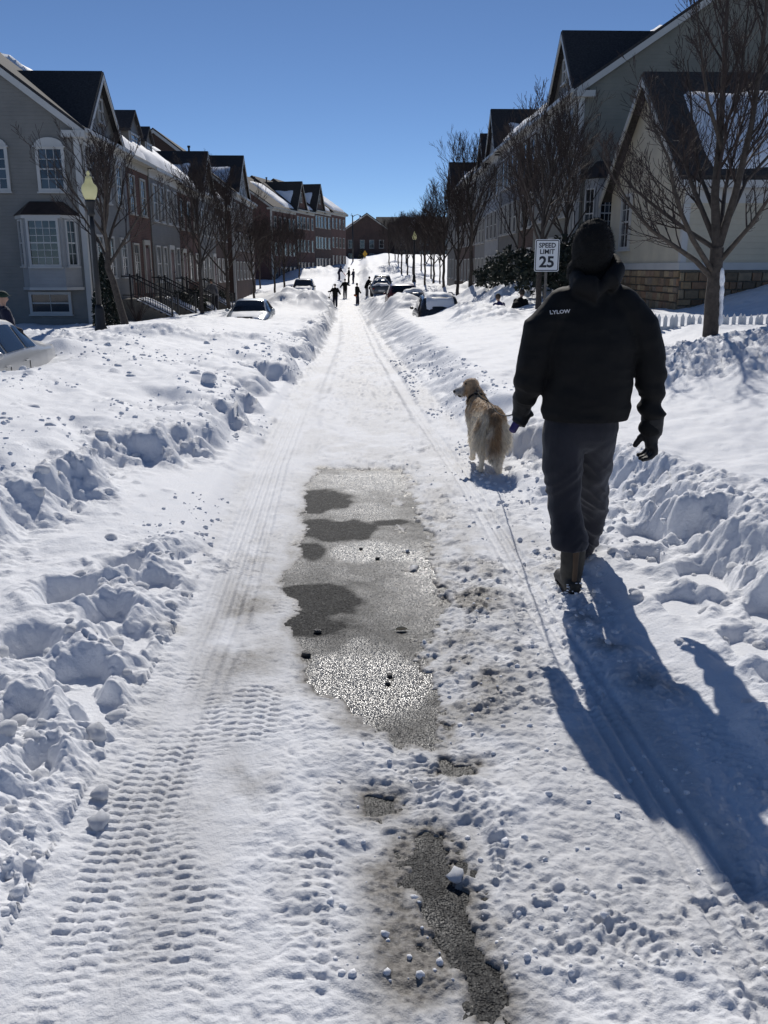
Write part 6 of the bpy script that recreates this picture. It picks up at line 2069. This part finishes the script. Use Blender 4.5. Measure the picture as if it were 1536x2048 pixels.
# ------------------------------------------------------------------ the people further down the street
def figure(label, x, y, h, rz, jacket, trousers, hat, pose='stand', skin='skin', name='person', group=None, z=None, boots='boot_dark', hat_kind='beanie', arms=None):
    k = h / 1.76
    root = empty(name, (x, y, hz(x, y) - .03 if z is None else z), rz, label, 'person', group)
    S = lambda *p: Vector(p) * k
    lean = {'stand': 0, 'carry': .05, 'lean': .42, 'bend': .75, 'kneel': .5, 'walk': .08}[pose]
    drop = {'kneel': .42, 'bend': .08}.get(pose, 0)
    hip = S(0, 0, .92 - drop)
    up = Vector((0, math.sin(lean), math.cos(lean)))
    chest = hip + up * (.36 * k); neck = hip + up * (.54 * k)
    hu = Vector((0, math.sin(lean * .6), math.cos(lean * .6)))
    head = neck + hu * (.18 * k)
    if pose == 'kneel':
        legs = [[S(-.09, 0, .5), S(-.11, .30, .42), S(-.11, .12, .05)], [S(.09, 0, .5), S(.11, .28, .12), S(.11, -.12, .05)]]
    elif pose == 'walk' or pose == 'carry':
        legs = [[S(-.09, 0, .9), S(-.11, .12, .5), S(-.12, .10, .06)], [S(.09, 0, .9), S(.12, .02, .5), S(.17, -.14, .07)]]
    else:
        legs = [[S(-.09, 0, .9 - drop), S(-.11, .05 + drop, .48), S(-.11, .0, .06)], [S(.09, 0, .9 - drop), S(.11, .05 + drop, .48), S(.11, .06, .06)]]
    shl_ = neck + Vector((-.19, 0, -.05)) * k; shr_ = neck + Vector((.19, 0, -.05)) * k
    if arms == 'side':
        al = [shl_, shl_ + S(-.08, .0, -.28), shl_ + S(-.07, .08, -.50)]; ar = [shr_, shr_ + S(.08, 0, -.28), shr_ + S(.07, .08, -.50)]
    elif arms == 'out':
        al = [shl_, shl_ + S(-.14, .05, -.24), shl_ + S(-.26, .12, -.42)]; ar = [shr_, shr_ + S(.16, .06, -.20), shr_ + S(.34, .12, -.22)]
    else:
        al = [shl_, shl_ + S(-.07, .06, -.27), shl_ + S(.02, .30, -.36)]; ar = [shr_, shr_ + S(.07, .06, -.27), shr_ + S(.0, .26, -.46)]
    # continuous body
    b = MB()
    b.capsule([hip, chest, neck], [(.13 * k, .09 * k), (.15 * k, .1 * k), (.07 * k, .06 * k)], 10)
    b.capsule([neck, head], [.05 * k, .05 * k], 8)
    b.ball(head + hu * .03 * k, (.075 * k, .09 * k, .11 * k), 10, 8)
    b.ball(head + Vector((0, .09, .0)) * k, (.018 * k, .022 * k, .03 * k), 6, 5)
    for L_ in legs: b.capsule(L_, [.075 * k, .055 * k, .04 * k], 8)
    for A_ in (al, ar): b.capsule(A_, [.045 * k, .04 * k, .036 * k], 8)
    b.remesh('body', .026 * k, M[skin], root, 2)
    j = MB()
    j.capsule([hip + up * -.10 * k, hip + up * .08 * k, chest, neck - up * .03 * k], [(.215 * k, .16 * k), (.21 * k, .16 * k), (.235 * k, .165 * k), (.13 * k, .11 * k)], 12)
    for A_ in (al, ar): j.capsule([A_[0], A_[1], A_[1].lerp(A_[2], .86)], [.092 * k, .08 * k, .064 * k], 10)
    j.remesh('jacket', .024 * k, M[jacket], root, 2, wrinkles(.008, 9, seed=int(y)))
    t = MB()
    t.capsule([hip + up * .04 * k, hip], [(.15 * k, .11 * k), (.155 * k, .115 * k)], 10)
    for L_ in legs: t.capsule([L_[0], L_[1], L_[1].lerp(L_[2], .9)], [.115 * k, .095 * k, .08 * k], 10)
    t.remesh('trousers', .024 * k, M[trousers], root, 2, wrinkles(.006, 9, seed=int(y) + 1))
    for L_ in legs:
        e = L_[2]
        s_ = MB(); s_.capsule([e + S(0, 0, .12), e + S(0, -.01, .0), e + S(0, .13, -.02)], [.055 * k, .05 * k, .04 * k], 8); s_.remesh('boot', .02 * k, M[boots], root, 1)
    hh = MB()
    if hat_kind == 'cap':
        hh.ball(head + hu * .075 * k, (.088 * k, .105 * k, .075 * k), 12, 8); hh.extrude([head + hu * .07 * k + S(-.06, .08, 0), head + hu * .07 * k + S(.06, .08, 0), head + hu * .045 * k + S(.04, .17, 0), head + hu * .045 * k + S(-.04, .17, 0)], (0, 0, .012))
        hh.remesh('cap', .012, M[hat], root, 2)
    else:
        hh.ball(head + hu * .06 * k - Vector((0, .012, 0)), (.09 * k, .105 * k, .11 * k), 12, 8)
        hh.remesh('hat', .02, M[hat], root, 1)
    return root, al, ar


def shovel(label, loc, rz, tilt, blade='black_metal', up=False):
    r = empty('snow_shovel', loc, rz, label, 'shovel')
    b = MB(); b.tube([(0, 0, .3), (0, 0, 1.35)], .017, 6); o = b.build('shaft', M['dark_wood'], r)
    g = MB(); g.tube([(-.07, 0, 1.37), (.07, 0, 1.37)], .016, 6); g.build('grip', M['black_metal'], r)
    s_ = MB()
    for i in range(7):
        a = (i / 6 - .5) * 1.5
        s_.v += [(.25 * math.sin(a) * 1.0, -.06 * math.cos(a), -.12), (.25 * math.sin(a), -.07 * math.cos(a), .34)]
    for i in range(6): s_.f.append((2 * i, 2 * i + 2, 2 * i + 3, 2 * i + 1))
    bl = s_.build('blade', M[blade], r, True, False)
    so_ = bl.modifiers.new('t', 'SOLIDIFY'); so_.thickness = .015
    r.rotation_euler = (tilt, 0, rz)
    return r


def place(px, py, Y):
    p_ = at(px, py, Y)
    return p_.x
GP = 'people shovelling down the street'
def shov(label, px, Y, h, *a, **k):
    r, _, _ = figure(label, place(px, 560, Y), Y, h, *a, group=GP, **k); return r
a = shov('person all in black on the road carrying a snow shovel, nearest of the far group', 670, 73.0, 1.80, math.radians(170), 'jacket_black', 'navy', 'hat_black', 'carry', arms='out')
shovel('dark scoop shovel held out left by the nearest far person', (a.location.x - .62, 73.0, a.location.z + .55), math.radians(60), math.radians(25))
b_ = shov('person on the road in black top and grey trousers, second of the far group', 690, 88.0, 1.82, math.radians(20), 'jacket_black', 'hood_grey', 'hat_black', 'stand', arms='out')
c_ = shov('slim person in black with an orange bag, on the road right of the grey trousers', 714, 80.0, 1.82, math.radians(-60), 'jacket_black', 'navy', 'hat_black', 'stand', arms=None)
ob = MB(); ob.capsule([(0, 0, 0), (.12, .0, -.06)], [(.09, .10), (.08, .10)], 10); o = ob.remesh('orange_bag', .015, M['orange'], None, 2); o.location = (c_.location.x - .22, 79.8, c_.location.z + .82); tag(o, 'small orange bag at the side of the slim far person', 'bag')
shov('person leaning over the car on the right, dark coat, left of the pair', 733, 84.0, 1.85, math.radians(-70), 'jacket_black', 'hood_grey', 'hat_black', 'lean')
shov('person bending low over the far car, right of the pair', 742, 83.0, 1.75, math.radians(-80), 'jacket_black', 'navy', 'hat_black', 'bend')
d_ = shov('far person in navy holding up a bright red shovel', 678, 114.0, 1.80, math.radians(-70), 'navy', 'navy', 'hat_black', 'lean')
shovel('bright red snow shovel of the far person in navy', (d_.location.x + .75, 113.8, d_.location.z + .55), math.radians(80), math.radians(-35), 'red_plastic')
shov('far person in a long black coat, taller of two standing together', 698, 116.0, 1.88, math.radians(100), 'jacket_black', 'jacket_black', 'hair', 'stand')
shov('far person in dark clothes, shorter and right of two standing together', 707, 116.0, 1.70, math.radians(60), 'navy', 'navy', 'hat_black', 'stand')
# man in the grey hooded top by the steps, left
p = at(431, 610, 50.0)
figure('person in a light grey hooded top behind the buried silver car', p.x, 50.0, 1.80, math.radians(150), 'hood_grey', 'pants_grey', 'hair', 'lean', arms='out')
# man with the green cap behind the pale sedan
p = at(5, 600, 16.2)
figure('person in a green cap and navy top behind the pale sedan', p.x, 16.2, 1.76, math.radians(-60), 'navy', 'pants_grey', 'cap_green', 'stand', hat_kind='cap', z=at(20, 580, 16.2).z - 1.80)
# two people bent low in the snow near the sign
p = at(1010, 600, 29.5)
figure('person in a blue jacket bent low in the snow, left of two', p.x, 29.5, 1.7, math.radians(40), 'blue_jacket', 'navy', 'hair', 'kneel', z=at(1010, 590, 29.5).z - 1.22)
p = at(1031, 600, 29.0)
figure('person in a black jacket kneeling in the snow, right of two, near the sign', p.x, 29.0, 1.75, math.radians(-50), 'jacket_black', 'orange', 'hair', 'kneel', z=at(1032, 581, 29).z - 1.26)
# ------------------------------------------------------------------ loose chunks of snow, ice and a leaf
def chunk_mesh(seed, sub=2):
    bm = bmesh.new(); bmesh.ops.create_icosphere(bm, subdivisions=sub, radius=1)
    co = np.array([v.co for v in bm.verts])
    n = vnoise3(co * 1.3 + seed, seed) * .35 + vnoise3(co * 3.1, seed + 1) * .14
    for v, k in zip(bm.verts, n): v.co *= 1 + k
    for f in bm.faces: f.smooth = True
    me = bpy.data.meshes.new('snow_chunk'); bm.to_mesh(me); bm.free()
    me.materials.append(M['snow'])
    return me
CH = [chunk_mesh(50 + i) for i in range(7)]
rng = random.Random(12)
PEND = []
def chunk(x, y, r, label, group, sink=.8, name='snow_chunk'):
    o = bpy.data.objects.new(name, CH[rng.randrange(7)]); COL.objects.link(o)
    o.scale = (r * rng.uniform(.8, 1.3), r * rng.uniform(.8, 1.2), r * rng.uniform(.65, .95))
    o.rotation_euler = (rng.uniform(-.4, .4), rng.uniform(-.4, .4), rng.uniform(0, 6.28))
    PEND.append((o, x, y, r * (.7 - sink)))
    return tag(o, label, 'snow chunk', group)
pb_ = at(415, 752, 11.5)
chunk(pb_.x, 11.5, .11, 'single large block of snow standing out on the left bank', None, .45, 'snow_block')
LB = 'loose snow chunk lying on the plowed bank left of the lane'
for i in range(60):
    y = 3.2 + 16 * rng.random() ** 1.5
    el = float(lane(np.array([y]))[0][0])
    x = el - .55 - 2.6 * rng.random() ** 1.2 * (y / 12 + .35)
    chunk(x, y, rng.uniform(.018, .05) * (1 + y * .03), LB, 'loose snow chunks on the left bank')
RB_ = 'loose snow chunk in the trodden snow right of the lane'
for i in range(45):
    y = 2.6 + 5.0 * rng.random(); er = float(lane(np.array([y]))[1][0])
    chunk(er + .05 + rng.random() ** 1.4 * 1.0, y, rng.uniform(.014, .042), RB_, 'loose snow chunks right of the lane')
LT = 'loose snow chunk by the footprints at the lower left'
for i in range(45):
    y = 2.0 + 3.0 * rng.random(); el = float(lane(np.array([y]))[0][0])
    chunk(el - .02 - rng.random() ** 1.3 * .7, y, rng.uniform(.014, .04), LT, 'loose snow chunks by the left footprints')
for (px, py, r, lab) in ((200, 1575, .030, 'round snowball at the lower left, upper of two'), (198, 1625, .034, 'round snowball at the lower left, lower of two with a dark shadow')):
    p = atz(px, py, .02); chunk(p.x, p.y, r, lab, None, .3, 'snowball')
p = atz(912, 1757, -.03); chunk(p.x, p.y, .022, 'small white snow clump lying on the nearest dark asphalt patch', None, .2, 'snow_clump')
hs = H(np.array([a[1] for a in PEND]), np.array([a[2] for a in PEND]))[0]
for (o, x, y, dz), h_ in zip(PEND, hs): o.location = (x, y, float(h_) + dz)
# crumbs too small to count
ico = bmesh.new(); bmesh.ops.create_icosphere(ico, subdivisions=1, radius=1)
iv = np.array([v.co for v in ico.verts]); if_ = np.array([[v.index for v in f.verts] for f in ico.faces]); ico.free()
nr_ = np.random.default_rng(4)
n = 6000
y = 1.7 + 22 * nr_.random(n) ** 1.9
el, er = lane(y)
left_ = nr_.random(n) < .62
x = np.where(left_, el - .02 - 3.0 * nr_.random(n) ** 1.5 * (y / 12 + .3), er - .25 + 1.1 * nr_.random(n) ** 1.3)
inl_ = (nr_.random(n) < .2) & (y < 8)
cl_ = fbm(x * 1.1, y * .7, 3, 201)
x = np.where(inl_, el + (er - el) * (.35 + .65 * nr_.random(n)), x)
zz, dd = H(x.copy(), y.copy())
r = (.004 + .016 * nr_.random(n) ** 2.5) * (1 + y * .05) * np.where(inl_, .6, 1)
ok = (zz > zroad(y) + .006) & ((cl_ > .0) | inl_)
x, y, zz, r = x[ok], y[ok], zz[ok], r[ok]
n = len(x)
jit = 1 + nr_.normal(0, .18, (n, len(iv), 1))
V_ = np.stack([x, y, zz + r * .1], 1)[:, None, :] + iv[None] * jit * r[:, None, None] * np.array([1, 1, .8])
F_ = (if_[None] + (np.arange(n) * len(iv))[:, None, None]).reshape(-1, 3)
me = bpy.data.meshes.new('snow_crumbs'); me.from_pydata(V_.reshape(-1, 3).tolist(), [], F_.tolist()); me.update()
tag(link_mesh('snow_crumbs', me, M['snow'], None, True), 'small crumbs of snow scattered over banks and lane', kind='stuff')
# dark ice lumps and a dry leaf on the asphalt
M['ice_dark'] = simple('dirty_ice', (.06, .056, .052), .4, .4, 20, bmp=.5)
M['leaf'] = simple('dry_leaf', (.50, .43, .28), .7, .2, 30)
DI = [chunk_mesh(90 + i, 1) for i in range(3)]
for m_ in DI: m_.materials.clear(); m_.materials.append(M['ice_dark'])
for (px, py, r, lab) in ((612, 1317, .020, 'dark dirty ice lump at the left edge of the asphalt patch, lower of two'), (636, 1268, .017, 'dark dirty ice lump at the left of the patch, upper of two'), (776, 1377, .012, 'dark ice lump in the brightest glare, lower'), (780, 1361, .013, 'dark ice lump in the glare, right above another'), (755, 1112, .014, 'small dark ice lump in the upper glare'), (722, 1091, .012, 'small dark ice lump left in the upper glare')):
    p = atz(px, py, -.08); y_ = p.y
    o = bpy.data.objects.new('ice_lump', DI[rng.randrange(3)]); COL.objects.link(o)
    o.scale = (r * 1.4, r, r * .8); o.rotation_euler = (0, 0, rng.uniform(0, 6)); o.location = (p.x, p.y, float(zroad(p.y)) + r * .4); tag(o, lab, 'ice lump')
p = atz(803, 1265, -.08)
lm = MB()
pts = [(-.034, 0), (-.02, .012), (0, .017), (.02, .011), (.036, 0), (.018, -.012), (-.004, -.015), (-.022, -.009)]
lm.v = [(x_, y_, .006 + .010 * abs(y_) / .016) for x_, y_ in pts] + [(0, 0, .003)]
lm.f = [(i, (i + 1) % 8, 8) for i in range(8)]
lm.tube([(-.034, 0, .006), (-.05, -.004, .004)], .0012, 4)
o = lm.build('dry_leaf', M['leaf'], None, False, False); o.location = (p.x, p.y, float(zroad(p.y)) + .002); tag(o, 'pale dry leaf lying on the wet asphalt', 'leaf')
